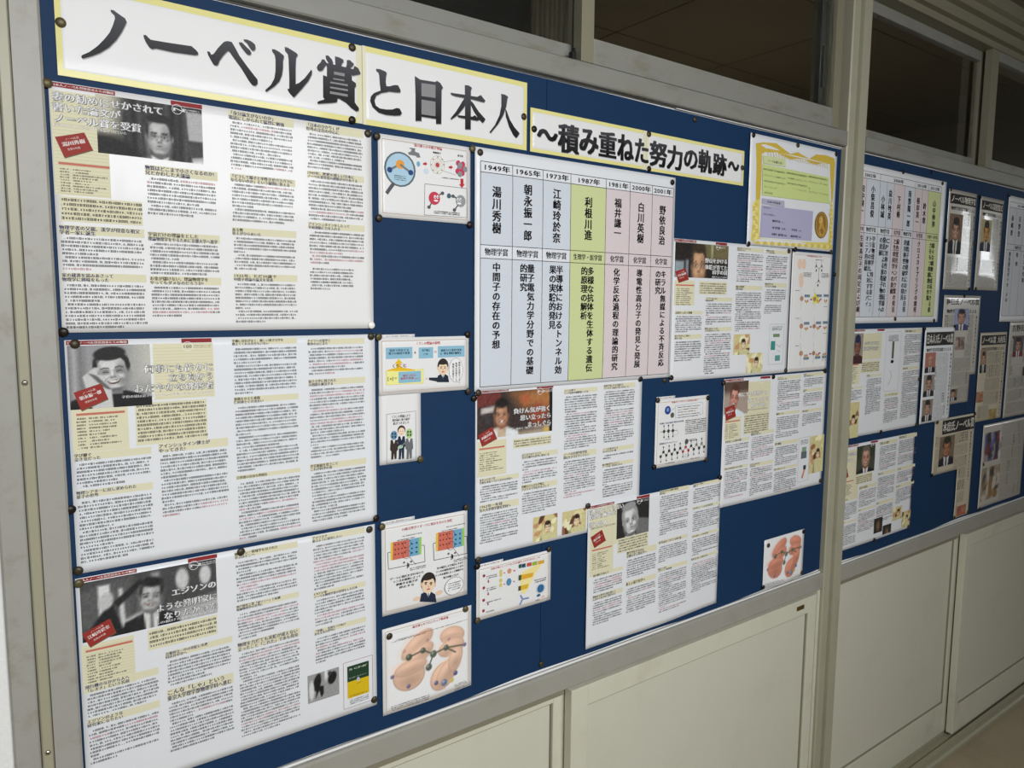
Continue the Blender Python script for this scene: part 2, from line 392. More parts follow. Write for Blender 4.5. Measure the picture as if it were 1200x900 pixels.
def face(cx, cy, w, h, skin, shade, hair, suit, shirt=None, tie=None, glasses=False, smile=False, hairline=0.35, tilt=0, H=0.6, shoulders=True):
    """head and shoulders for a printed portrait"""
    L = []; f = lambda t: tuple(int(a + (b - a) * t) for a, b in zip(skin, shade))
    ct, sn = math.cos(math.radians(tilt)), math.sin(math.radians(tilt))
    def q(a, b): return cx + (a * w * ct - b * h * sn), cy + (a * w * sn + b * h * ct)
    def e(a, b, ra, rb, c, so, rot=0): x, y = q(a, b); L.append(('e', x, y, ra * w, rb * h, tilt + rot, c, so))
    if shoulders:
        L.append(('p', [(cx - w * 3.0, H + .1), (cx - w * 2.5, cy + h * 1.5), (cx - w * .8, cy + h * 1.08), (cx + w * .8, cy + h * 1.08), (cx + w * 2.5, cy + h * 1.5), (cx + w * 3.0, H + .1)], suit, .02))
        L.append(('p', [(cx - w * 3.0, H + .1), (cx - w * 2.3, cy + h * 1.7), (cx - w * 1.5, H + .1)], tuple(int(v * .7) for v in suit), .06))
    L.append(('p', [q(-.52, .5), q(.52, .5), (cx + w * .6, cy + h * 1.25), (cx - w * .6, cy + h * 1.25)], f(.7), .02))
    if shirt:
        L.append(('p', [(cx - w * .75, cy + h * 1.02), (cx, cy + h * 1.3), (cx + w * .75, cy + h * 1.02), (cx + w * .45, H + .1), (cx - w * .45, H + .1)], shirt, .012))
        if tie: L.append(('p', [(cx - w * .14, cy + h * 1.25), (cx + w * .14, cy + h * 1.25), (cx + w * .2, H + .1), (cx - w * .2, H + .1)], tie, .010))
        L.append(('p', [(cx - w * .42, cy + h * .9), (cx + w * .42, cy + h * .9), (cx, cy + h * 1.26)], f(.75), .012))
    if hair: e(0, -.26, 1.14, .92, hair, .012)
    for sx in (-1, 1): e(sx * 1.02, .06, .14, .19, f(.4), .01)
    e(0, .06, .97, .94, f(.15), .012)                      # whole face
    e(0, .38, .78, .60, f(.12), .02)                       # jaw
    e(-.15, -.30, .70, .42, f(-.10), .10)                  # lit forehead
    e(.60, .25, .40, .62, f(.55), .07); e(-.85, .2, .22, .6, f(.45), .05)
    for sx in (-1, 1): e(sx * .45, .30, .24, .16, f(-.08), .05)    # cheeks
    if hair and hairline:
        e(0, -.98, .98, .20 + hairline * .8, hair, .02)
        for sx in (-1, 1): e(sx * .98, -.36, .13, .40, hair, .02)
    dk = hair if hair else f(1.1)
    for sx in (-1, 1):
        e(sx * .42, -.04, .27, .14, f(.6), .03)
        L.append(('p', [q(sx * .16, -.20), q(sx * .45, -.27), q(sx * .74, -.19), q(sx * .72, -.15), q(sx * .45, -.215), q(sx * .18, -.155)], dk, .006))
        if smile: L.append(('p', [q(sx * .22, .03), q(sx * .42, -.03), q(sx * .64, .03), q(sx * .62, .055), q(sx * .42, .015), q(sx * .24, .055)], (34, 28, 28), .006)); e(sx * .42, .12, .22, .03, f(.5), .015)
        else:
            e(sx * .42, .01, .17, .042, (222, 216, 212) if max(skin) > 150 else f(-.3), .006); e(sx * .42, .01, .075, .05, (26, 22, 22), .006)
            L.append(('p', [q(sx * .22, -.005), q(sx * .42, -.05), q(sx * .62, -.005), q(sx * .42, -.022)], (34, 28, 28), .005))
        if glasses:
            x0, y0 = q(sx * .42, .02); pts = [(x0 + math.cos(a / 20 * 6.283) * w * .34, y0 + math.sin(a / 20 * 6.283) * h * .19) for a in range(20)]
            for a, b in zip(pts, pts[1:] + pts[:1]): L.append(('p', [a, b, (b[0] + .001, b[1] + .006), (a[0] + .001, a[1] + .005)], (74, 70, 68), .005))
    if glasses: L.append(('p', [q(-.1, .0), q(.1, .0), q(.1, .03), q(-.1, .03)], (64, 60, 58), .005))
    L.append(('p', [q(.04, -.08), q(.13, .24), q(.05, .30)], f(.5), .02)); e(-.02, .16, .07, .16, f(-.2), .02)
    e(0, .30, .19, .07, f(.45), .02)
    for sx in (-1, 1): e(sx * .10, .325, .05, .022, f(1.3), .006)
    if smile:
        L.append(('p', [q(-.44, .47), q(0, .52), q(.44, .47), q(.26, .66), q(0, .70), q(-.26, .66)], (64, 34, 34), .008)); L.append(('p', [q(-.36, .50), q(0, .535), q(.36, .50), q(.2, .60), q(-.2, .60)], (240, 238, 232), .006))
        for sx in (-1, 1): L.append(('p', [q(sx * .26, .26), q(sx * .58, .46), q(sx * .56, .56), q(sx * .50, .47)], f(.75), .010))
    else:
        L.append(('p', [q(-.30, .53), q(-.05, .50), q(.05, .50), q(.30, .53), q(.05, .555), q(-.05, .555)], f(1.2), .006)); e(0, .60, .22, .045, f(.25), .012); e(0, .68, .18, .03, f(.6), .015)
    e(0, .86, .22, .10, f(-.12), .04); e(0, 1.0, .5, .08, f(.9), .03)
    return L
ART={'A': {'strip': (0.1018, 1.8089, 0.1678, 1.8125), 'photo': (0.1681, 1.7358, 0.2768, 1.8079), 'tag': (0.2345, 1.8095, 0.276, 1.8139), 'beige': [(0.1014, 1.6802, 0.1623, 1.8049), (0.1055, 1.6482, 0.1979, 1.6784)], 'head': [('妻の勧めにせかされて', 0.103, 1.795, 0.2285, 1.8012), ('書いた論文が', 0.1024, 1.7831, 0.1776, 1.788), ('ノーベル賞を受賞', 0.1034, 1.7705, 0.2009, 1.7741)], 'sub': ('原子核のなかで中間子が粒子を結びつけていた', 0.1029, 1.7638, 0.1837, 1.7639), 'card': [(0.104, 1.7489), (0.1355, 1.7583), (0.1439, 1.7386), (0.1127, 1.7255)], 'name': '湯川秀樹', 'bar': (0.1061, 1.7165, 0.162, 1.7201), 'lst': (0.1067, 1.6834, 0.1615, 1.7135), 'nl': 9, 'intro': (0.1058, 1.6493, 0.1979, 1.6773), 'cols': [(0.1019, 0.1992, [('h', 1.6315, 1.6441, '物理学者の父親、漢学が得意な祖父', '学者一家に誕生'), ('t', 1.5874, 1.63), ('h', 1.5737, 1.5853, '家の蔵書を読みあさって', '物理学に興味をもった'), ('t', 1.5142, 1.5716)]), (0.2022, 0.2947, [('h', 1.7141, 1.7278, '物質はどこまで小さくなるのか?', '兄とかわした大議論'), ('t', 1.6629, 1.7125), ('h', 1.6291, 1.6419, '宇宙だけの理論をとした', '理論物理学をやるために京都大学へ進学'), ('t', 1.585, 1.628), ('h', 1.572, 1.5838, 'お金が儲けない、理論物理学を', 'やってもダメなのだろうか?'), ('t', 1.5286, 1.5704)]), (0.3108, 0.4039, [('h', 1.8006, 1.8139, '「身分論文がないのか」', '電話にしかられて猛烈に勉強'), ('t', 1.733, 1.7995), ('h', 1.7166, 1.7283, '「どうして陽子と中性子がバラバラに', 'ならないのか」という疑問に答える'), ('t', 1.6621, 1.7155), ('h', 1.6432, 1.6545, 'ある夜', '答えがひらめいた'), ('t', 1.5946, 1.6415), ('h', 1.5791, 1.5904, '1935年、ただ30歳で', '中間子理論の論文を発表'), ('t', 1.5197, 1.5773)]), (0.4212, 0.5132, [('h', 1.8008, 1.8136, '「日本のひかり」が', '世界の注目の中心に'), ('t', 1.7468, 1.799), ('h', 1.7332, 1.7443, '1949年、敗戦の悲しい日本に', 'ノーベル賞受賞の感動がかけめぐる'), ('t', 1.6717, 1.7313), ('h', 1.6586, 1.6698, 'アインシュタインをしたって', '平和運動に力を入れる'), ('t', 1.607, 1.6567), ('n', 1.5684, 1.6026)])]}, 'B': {'strip': (0.1045, 1.4935, 0.1735, 1.5017), 'photo': (0.1042, 1.4116, 0.1996, 1.4953), 'tag': (0.2401, 1.4931, 0.2807, 1.5002), 'beige': [(0.2029, 1.4178, 0.2805, 1.4933), (0.1052, 1.3553, 0.1696, 1.4197), (0.1783, 1.3578, 0.2692, 1.4149)], 'head': [('何事にも静かに', 0.1908, 1.4535, 0.28, 1.4663), ('立ち向かう', 0.2204, 1.4415, 0.2795, 1.4528), ('おだやかな挑戦者', 0.1779, 1.4281, 0.2797, 1.4407)], 'sub': ('子供の頃は泣き虫 けれど人を楽しませるのが大好き', 0.1631, 1.4198, 0.2782, 1.4291), 'card': [(0.1087, 1.4337), (0.14, 1.444), (0.1469, 1.4234), (0.1161, 1.4101)], 'name': '朝永振一郎', 'bar': (0.1103, 1.4027, 0.166, 1.4073), 'lst': (0.11, 1.3594, 0.1642, 1.4018), 'nl': 10, 'intro': (0.1793, 1.3616, 0.2682, 1.4131), 'cols': [(0.1043, 0.1958, [('h', 1.3443, 1.3554, '学び継ぐ', '泣き虫だった'), ('t', 1.3087, 1.3421), ('h', 1.2953, 1.3065, '物理シアターに出し求められた', '量子の世界'), ('t', 1.2086, 1.292)]), (0.2038, 0.2964, [('h', 1.3443, 1.3578, 'アインシュタイン博士が', 'やってきた!'), ('t', 1.2542, 1.342)]), (0.3054, 0.4011, [('h', 1.4881, 1.4978, '学識に自信がなく、厳しい量子力学を', '教えてくれる先生もいない'), ('t', 1.4172, 1.4851), ('h', 1.4043, 1.4147, '進路をかえた進路', '仁科博士との出会い'), ('t', 1.3042, 1.4006), ('h', 1.2929, 1.3005, '日常感の自由な雰囲気', ''), ('t', 1.2032, 1.2892)]), (0.4161, 0.5108, [('h', 1.4852, 1.4955, 'ドイツへの留学と', '戦争のはじまり'), ('t', 1.4398, 1.4826), ('h', 1.4229, 1.434, '量子力学に残された', '大問題を解決する'), ('t', 1.3111, 1.4197), ('h', 1.2918, 1.3031, '学芸振励を思うこと', 'これが科学の道'), ('t', 1.2107, 1.2898)])]}, 'C': {'strip': (0.1055, 1.1862, 0.1681, 1.1857), 'photo': (0.1032, 1.1023, 0.2739, 1.1781), 'tag': (0.2346, 1.1761, 0.2758, 1.1883), 'beige': [(0.1013, 1.0319, 0.1637, 1.0982), (0.1809, 1.0703, 0.2728, 1.0996)], 'head': [('エジソンの', 0.213, 1.1409, 0.2734, 1.1508), ('ような発明家に', 0.1925, 1.1229, 0.274, 1.1322), ('なりたかった', 0.2019, 1.1085, 0.2747, 1.1201)], 'sub': ('もの続けた向上心と研究', 0.1895, 1.1036, 0.2686, 1.1097), 'card': [(0.1031, 1.1148), (0.1356, 1.1282), (0.1419, 1.1074), (0.111, 1.095)], 'name': '江崎玲於奈', 'bar': (0.1059, 1.0882, 0.1618, 1.0911), 'lst': (0.1061, 1.0445, 0.1547, 1.084), 'nl': 10, 'intro': (0.1819, 1.073, 0.2723, 1.0969), 'cols': [(0.102, 0.1921, [('h', 1.0323, 1.044, '飛行機のなかから人へ', '「レオナ」という名前'), ('t', 0.9969, 1.0305), ('h', 0.9839, 0.9958, 'エジソンのような', '研究家になりたい'), ('t', 0.9304, 0.9804)]), (0.2011, 0.2929, [('h', 1.0518, 1.0623, '京都府立一中の受験に失敗', '同志社中学へ'), ('t', 1.0101, 1.0487), ('h', 0.9888, 1.0063, 'こんな「しゃ」という', '東京大学理学部物理学科へ進む'), ('t', 0.9119, 0.9863)]), (0.2993, 0.3947, [('h', 1.1756, 1.1865, '物性エレ一領域学を出された', '学ぶはどこへ'), ('t', 1.1099, 1.1718), ('h', 1.0969, 1.1066, '神戸製作工業「波ソニー」と転職', '電磁物理学の世界に'), ('t', 1.0513, 1.093), ('h', 1.0343, 1.0487, '物理を力だても実験が成えない', '立ったこと「これた」であも発見'), ('t', 0.8991, 1.0317)]), (0.417, 0.5066, [('h', 1.1783, 1.1892, 'アメリカで', '遊ぶように研究したい'), ('t', 1.1009, 1.1742), ('h', 1.0885, 1.0988, '1973年', 'ノーベル物理学賞の受賞をした日本'), ('t', 1.042, 1.0864), ('h', 1.0281, 1.0379, '「常識」、信州をつきぬけ', '次なる次の世界に'), ('t', 0.9805, 1.0239)])], 'photo2': (0.4052, 0.9192, 0.4579, 0.9635), 'book': (0.4654, 0.8898, 0.5172, 0.9685)}, 'H': {'strip': (0.7242, 1.3829, 0.7875, 1.3864), 'photo': (0.7251, 1.3096, 0.8969, 1.3772), 'tag': (0.8544, 1.3813, 0.8957, 1.388), 'beige': [(0.7262, 1.2403, 0.7896, 1.3051), (0.805, 1.284, 0.8952, 1.3024)], 'head': [('負けん気が強く', 0.805, 1.3478, 0.8931, 1.3604), ('思い立ったら', 0.8201, 1.3362, 0.8943, 1.3449), ('まっしぐら', 0.8369, 1.323, 0.8946, 1.3306)], 'sub': ('親戚から「親にとって楽しい人」と言われ', 0.8113, 1.3207, 0.8925, 1.3217), 'card': [(0.7273, 1.3173), (0.7575, 1.3299), (0.768, 1.3077), (0.7354, 1.2964)], 'name': '利根川進', 'bar': (0.7299, 1.2917, 0.7855, 1.2923), 'lst': (0.7299, 1.2499, 0.7827, 1.2853), 'nl': 9, 'intro': (0.8056, 1.2858, 0.8941, 1.2999), 'cols': [(0.7294, 0.8188, [('h', 1.2271, 1.238, 'あそんだぼう学', '学業を求めつづけて京大の中高へ'), ('t', 1.1926, 1.2239), ('h', 1.1753, 1.1894, '1963年一年発', '京大大学理学部化学科へ'), ('t', 1.1158, 1.1721)]), (0.8242, 0.9115, [('h', 1.2618, 1.2731, 'はじまりはアメリカ', '分子生物学の世界に飛びこむ'), ('t', 1.2146, 1.2585), ('h', 1.2007, 1.213, '利根川さんが大学院に', 'アメリカで学位をめざして'), ('t', 1.1555, 1.1974)]), (0.9252, 1.0128, [('h', 1.377, 1.3877, 'スイスの町で', 'ヒトの抗体の謎解明にいどむ'), ('t', 1.2682, 1.3737), ('h', 1.2496, 1.2631, 'ノーベル生理学医学賞', '遺伝をひきだすシクエン'), ('t', 1.1712, 1.2462)]), (1.0291, 1.1195, [('h', 1.3796, 1.3909, '抗体が対にする仕組みと', 'バラバラで体内で見つかること'), ('t', 1.2707, 1.377), ('h', 1.2504, 1.261, 'ノーベル賞をめぐる', 'かけがえのない脳'), ('t', 1.2363, 1.2469), ('h', 1.2195, 1.2292, '脳の神経科学をひもとく', 'ノーベル賞、受賞者になれる'), ('t', 1.1571, 1.2168)])], 'illus': [(0.8535, 1.0972, 0.9134, 1.1458), (0.9256, 1.0984, 0.9882, 1.1449)]}, 'I': {'strip': (0.9974, 1.1476, 1.059, 1.1509), 'photo': (1.0713, 1.0638, 1.1682, 1.1448), 'tag': (1.126, 1.1436, 1.1652, 1.154), 'beige': [(0.9975, 0.9972, 1.0635, 1.1456), (1.0591, 1.0549, 1.074, 1.1449), (1.0749, 1.0315, 1.1681, 1.0658)], 'head': [('自慢がっても思い', 0.9919, 1.1308, 1.0915, 1.1394), ('情熱を極めた', 0.9934, 1.1233, 1.0695, 1.1233), ('努力の人', 0.9938, 1.1074, 1.0457, 1.1073)], 'sub': ('真面目で苦労を超えて研究に取り組む', 0.9987, 1.1, 1.0677, 1.0976), 'card': [(0.9991, 1.0815), (1.0294, 1.0922), (1.0408, 1.0684), (1.009, 1.0582)], 'name': '福井謙一', 'bar': (1.0037, 1.0559, 1.0593, 1.0556), 'lst': (1.0046, 1.0108, 1.0557, 1.0465), 'nl': 9, 'intro': (1.0763, 1.0329, 1.1654, 1.0618), 'cols': [(1.0071, 1.093, [('h', 0.994, 1.0031, '夏目漱石を読んで', ''), ('t', 0.9603, 0.9904), ('h', 0.9447, 0.9566, '興味ある理学の道を進もう', '人生からめざめた数学の力'), ('t', 0.8914, 0.9411)]), (1.1019, 1.1943, [('h', 1.0165, 1.0315, '数学が好きなのに', '京都大学工業化学へ'), ('t', 0.9722, 1.0127), ('h', 0.9533, 0.9656, '新しい量子化学へ', ''), ('t', 0.8952, 0.9495)]), (1.1997, 1.296, [('h', 1.1383, 1.1488, '化学を学ぶなら基礎の勉強を', '数学的に'), ('t', 1.0469, 1.1354), ('h', 1.0265, 1.0362, '化学反応をつかさどる電子論', ''), ('t', 0.9856, 1.0226), ('h', 0.965, 0.9748, '軌道にて化学', 'フロンティア軌道理論'), ('t', 0.872, 0.9611)]), (1.3092, 1.4071, [('h', 1.1398, 1.1488, '反応がえがく道筋に', '感動する'), ('t', 1.102, 1.1369), ('h', 1.087, 1.095, '1981年にノーベル化学賞受賞', ''), ('t', 1.0358, 1.083), ('h', 1.0216, 1.0297, '日本人初のノーベル化学賞', ''), ('t', 0.979, 1.0186), ('h', 0.9678, 0.976, '教養を大切に…自然の学び', ''), ('t', 0.8929, 0.9627)])]}, 'K': {'strip': (1.2327, 1.6827, 1.2962, 1.6874), 'photo': (1.2291, 1.61, 1.4076, 1.6783), 'tag': (1.3651, 1.6826, 1.4032, 1.6882), 'beige': [(1.2298, 1.5496, 1.2945, 1.6037), (1.3088, 1.5743, 1.4066, 1.6029)], 'head': [('野山をかける', 1.3262, 1.6436, 1.405, 1.6537), ('体験が育てた', 1.327, 1.6302, 1.4058, 1.6388), ('科学の目', 1.3523, 1.6196, 1.4064, 1.6275)], 'sub': ('感動する心で大学が', 1.3515, 1.611, 1.4057, 1.6152), 'card': [(1.2303, 1.6218), (1.2627, 1.6294), (1.2737, 1.6066), (1.2422, 1.5986)], 'name': '白川英樹', 'bar': (1.2343, 1.5914, 1.2924, 1.5948), 'lst': (1.2359, 1.5496, 1.2945, 1.5876), 'nl': 9, 'intro': (1.3118, 1.5753, 1.4048, 1.6002), 'cols': [(1.2339, 1.3237, [('h', 1.5293, 1.5384, '自然がいっぱいの故郷', ''), ('t', 1.4908, 1.5274), ('h', 1.476, 1.4871, '高分子を学ぶと決めて', '東京へ出た'), ('t', 1.4279, 1.4724)]), (1.3324, 1.429, [('h', 1.5583, 1.5686, 'アイデアを出しぬく', '新素材の研究'), ('t', 1.5062, 1.5554), ('h', 1.491, 1.5015, '偶然生まれたフィルム', 'これが発見のもとになる'), ('t', 1.395, 1.4872)]), (1.438, 1.538, [('h', 1.6745, 1.6841, '電気を通すプラスチックに', '注目があつまる'), ('t', 1.604, 1.6707), ('h', 1.5855, 1.5972, '電気の導電性', '実験の成功'), ('t', 1.4892, 1.5816)]), (1.5468, 1.6366, [('h', 1.6737, 1.6836, '西暦2000年', 'ノーベル化学賞へ'), ('t', 1.6106, 1.6697), ('h', 1.5934, 1.6055, '理科が好きな', '子どもたちの育成'), ('t', 1.56, 1.5904), ('n', 1.5304, 1.5529)])], 'illus': [(1.4382, 1.4357, 1.499, 1.4834), (1.489, 1.3905, 1.5521, 1.4381)], 'item': (1.5745, 1.4078, 1.6345, 1.5057)}, 'O': {'strip': (1.4105, 1.3699, 1.474, 1.3745), 'photo': (1.4109, 1.2943, 1.5018, 1.3685), 'tag': (1.5395, 1.3702, 1.581, 1.3776), 'beige': [(1.4968, 1.2894, 1.5886, 1.3686), (1.4171, 1.2365, 1.4793, 1.2891), (1.4887, 1.2425, 1.5886, 1.2933)], 'head': [('何にでも挑戦する', 1.4627, 1.3368, 1.5765, 1.3442), ('向こうみずな', 1.4996, 1.3215, 1.5846, 1.3275), ('負けず嫌い', 1.5137, 1.3082, 1.5786, 1.3141)], 'sub': ('研究の自由を求める化学の人', 1.5012, 1.3005, 1.5826, 1.3026), 'card': [(1.415, 1.3134), (1.4493, 1.3188), (1.4565, 1.2909), (1.42, 1.2829)], 'name': '野依良治', 'bar': (1.4185, 1.2782, 1.4734, 1.281), 'lst': (1.4195, 1.2392, 1.4726, 1.2748), 'nl': 9, 'intro': (1.4906, 1.2448, 1.5866, 1.289), 'cols': [(1.4212, 1.511, [('h', 1.2275, 1.2367, '化学者だった父親の影響', ''), ('t', 1.1764, 1.2245), ('h', 1.163, 1.1712, '京都大学の研究室で大きな発見', ''), ('t', 1.0946, 1.1609)]), (1.5185, 1.6107, [('h', 1.2371, 1.2466, '失敗の中の発見', '野依先生が見つけた'), ('t', 1.1759, 1.234), ('h', 1.1589, 1.1695, '右手と左手の分子', '不斉合成'), ('t', 1.0882, 1.1568)]), (1.6159, 1.7159, [('h', 1.3667, 1.3763, 'ハーバード', '世界の先生から学ぶ'), ('t', 1.2908, 1.3646), ('h', 1.2778, 1.2865, '触媒をつくる', ''), ('t', 1.2204, 1.2746), ('h', 1.2008, 1.2117, '夢の触媒', ''), ('t', 1.1514, 1.1986), ('h', 1.1371, 1.1459, '香りの分子をつくる', ''), ('t', 1.0816, 1.1349)]), (1.7273, 1.822, [('h', 1.3691, 1.379, '化学の', '応用の可能性をひらく'), ('t', 1.3426, 1.3658), ('h', 1.3293, 1.3381, '日本から', '世界へ'), ('t', 1.2925, 1.327), ('h', 1.2758, 1.2847, '研究の喜び', ''), ('t', 1.241, 1.2735)])], 'illus': [(1.7723, 1.11, 1.839, 1.2102)], 'item': (1.7205, 1.0951, 1.7709, 1.2111)}, 'R6': {'strip': (1.9379, 1.4793, 1.9816, 1.4812), 'photo': (1.9362, 1.3923, 2.0087, 1.4766), 'tag': (2.0574, 1.4798, 2.1001, 1.4865), 'beige': [(1.9997, 1.4029, 2.1091, 1.4755), (1.934, 1.3355, 1.9992, 1.3931), (2.0036, 1.3651, 2.104, 1.3985)], 'head': [('ただひたすらに', 2.0155, 1.4423, 2.095, 1.4539), ('素粒子を追う', 2.0126, 1.4278, 2.0944, 1.4397)], 'sub': ('探究心の人', 2.0234, 1.4156, 2.0934, 1.4228), 'card': None, 'name': '', 'bar': (1.9405, 1.3883, 1.9913, 1.3928), 'lst': (1.9412, 1.3384, 1.99, 1.3858), 'nl': 9, 'intro': (2.0076, 1.3677, 2.1013, 1.3947), 'cols': [(1.9403, 2.0181, [('h', 1.3225, 1.3296, '科学のはじまり', ''), ('t', 1.2917, 1.3202)]), (2.0366, 2.1214, [('h', 1.3518, 1.3602, '実験装置', 'カミオカンデ'), ('t', 1.2455, 1.3481)]), (2.1406, 2.2256, [('h', 1.289, 1.3003, 'ニュートリノをとらえる', ''), ('t', 1.2118, 1.2852)]), (2.2381, 2.3436, [('h', 1.4728, 1.4841, '宇宙線の観測について', ''), ('t', 1.3779, 1.4691), ('h', 1.3626, 1.3728, '未来の仕事', ''), ('t', 1.2176, 1.36)])], 'illus': [(1.9384, 1.1853, 2.0085, 1.2861)], 'item': (2.1336, 1.3051, 2.2187, 1.478)}, 'R7': {'strip': (1.9444, 1.1609, 1.9976, 1.163), 'photo': (2.0092, 1.0771, 2.1085, 1.1572), 'tag': (2.0696, 1.1647, 2.1009, 1.1717), 'beige': [(1.9412, 1.0089, 2.0227, 1.1514), (2.0066, 1.0467, 2.1, 1.0754)], 'head': [('自由な発想を', 1.9439, 1.134, 2.0094, 1.1463), ('忘れない人', 1.9456, 1.1177, 2.0021, 1.1293)], 'sub': ('独創の研究者', 1.9474, 1.1034, 1.9992, 1.1122), 'card': [(1.9359, 1.0968), (1.9615, 1.102), (1.9706, 1.0778), (1.9451, 1.0703)], 'name': '', 'bar': (1.9457, 1.0642, 1.9988, 1.0641), 'lst': (1.9464, 1.0224, 1.9987, 1.0568), 'nl': 8, 'intro': (2.0116, 1.0483, 2.0975, 1.0711), 'cols': [(1.951, 2.0263, [('h', 1.006, 1.0159, '生いたち', ''), ('t', 0.9538, 1.001), ('h', 0.9413, 0.9488, '研究へ', ''), ('t', 0.8735, 0.9363)]), (2.0311, 2.1269, [('h', 1.0284, 1.041, '高分子の研究', ''), ('t', 0.9777, 1.0259), ('h', 0.965, 0.9726, '白い粉', ''), ('t', 0.9036, 0.9599)]), (2.1321, 2.2332, [('h', 1.1464, 1.1592, '予想しない結果', ''), ('t', 1.0721, 1.1439), ('h', 1.0566, 1.0669, '発見のとき', ''), ('t', 0.9864, 1.0514), ('h', 0.968, 0.9785, '世界へ', ''), ('t', 0.9153, 0.9654)]), (2.244, 2.3568, [('h', 1.1524, 1.1655, '受賞の知らせ', ''), ('t', 1.0758, 1.1497), ('h', 1.0571, 1.0678, 'これから', ''), ('t', 1.0197, 1.0545), ('h', 1.0036, 1.0143, '若い人へ', ''), ('t', 0.955, 1.0009)])], 'illus': [(2.2326, 0.9043, 2.2896, 0.9456), (2.2926, 0.8727, 2.3472, 0.9226)], 'dark': [(2.1253, 0.8843, 2.1745, 0.9292), (2.1777, 0.872, 2.2288, 0.8995)]}}
PINS=[(0.117, 1.8857), (0.4972, 1.9329), (0.4954, 1.8265), (0.8228, 1.8804), (0.0991, 1.8115), (0.5206, 1.8097), (0.1013, 1.5109), (0.5362, 1.808), (0.7127, 1.811), (0.5384, 1.6832), (0.7087, 1.6843), (0.7284, 1.8069), (0.8461, 1.8623), (1.1401, 1.8935), (1.1432, 1.8255), (1.445, 1.8609), (1.2115, 1.8051), (1.2802, 1.9433), (0.5222, 1.515), (0.5219, 1.4973), (0.5346, 1.4961), (0.1131, 1.4956), (0.0986, 1.2831), (0.1028, 1.2012), (0.1025, 1.1841), (0.3095, 1.186), (0.5269, 1.1997), (0.5144, 1.1833), (0.537, 1.184), (0.5196, 0.8897), (0.704, 1.4967), (0.7055, 1.3976), (0.6099, 1.2883), (0.726, 1.3939), (0.7184, 1.3843), (0.7011, 1.1908), (0.6999, 1.0034), (0.7279, 1.089), (0.725, 1.0777), (0.8916, 1.0773), (0.7253, 0.9761), (0.5477, 0.9932), (1.1326, 1.3963), (1.2105, 1.3888), (1.2283, 1.394), (0.9905, 1.1484), (1.4033, 1.1511), (1.188, 1.3475), (1.3517, 1.3417), (1.3534, 1.1996), (1.1832, 1.203), (1.4075, 1.3725), (1.5979, 1.3766), (1.6489, 1.3901), (1.8228, 1.3819), (1.8299, 1.0848), (1.4755, 1.6922), (1.6378, 1.6834), (1.6589, 1.6885), (1.8199, 1.6896), (1.8499, 1.6333), (1.827, 1.3795), (1.4782, 1.9371), (1.6511, 1.9366), (1.822, 1.9364), (1.6082, 0.9483), (1.7611, 0.9571), (1.7629, 0.8438), (1.5944, 0.8422), (0.8786, 0.8463), (2.1698, 1.9295), (2.4097, 1.922), (2.346, 1.9479), (2.1768, 1.5149), (2.4142, 1.509), (2.4678, 1.9098), (2.673, 1.9049), (2.9023, 1.9309), (2.4571, 1.7542), (2.6513, 1.7567), (2.6407, 1.6084), (2.6896, 1.6106), (2.6133, 1.586), (2.3517, 1.4849), (2.5498, 1.4893), (2.3446, 1.3313), (2.1342, 1.1878), (2.3455, 1.1887), (2.3428, 1.0175), (2.3368, 0.8691), (2.1305, 0.8663), (2.4758, 1.1864), (2.7545, 1.1912), (2.8538, 1.0031), (2.8538, 0.8422), (2.7581, 0.8484), (2.4733, 1.0146), (2.6551, 0.846)]
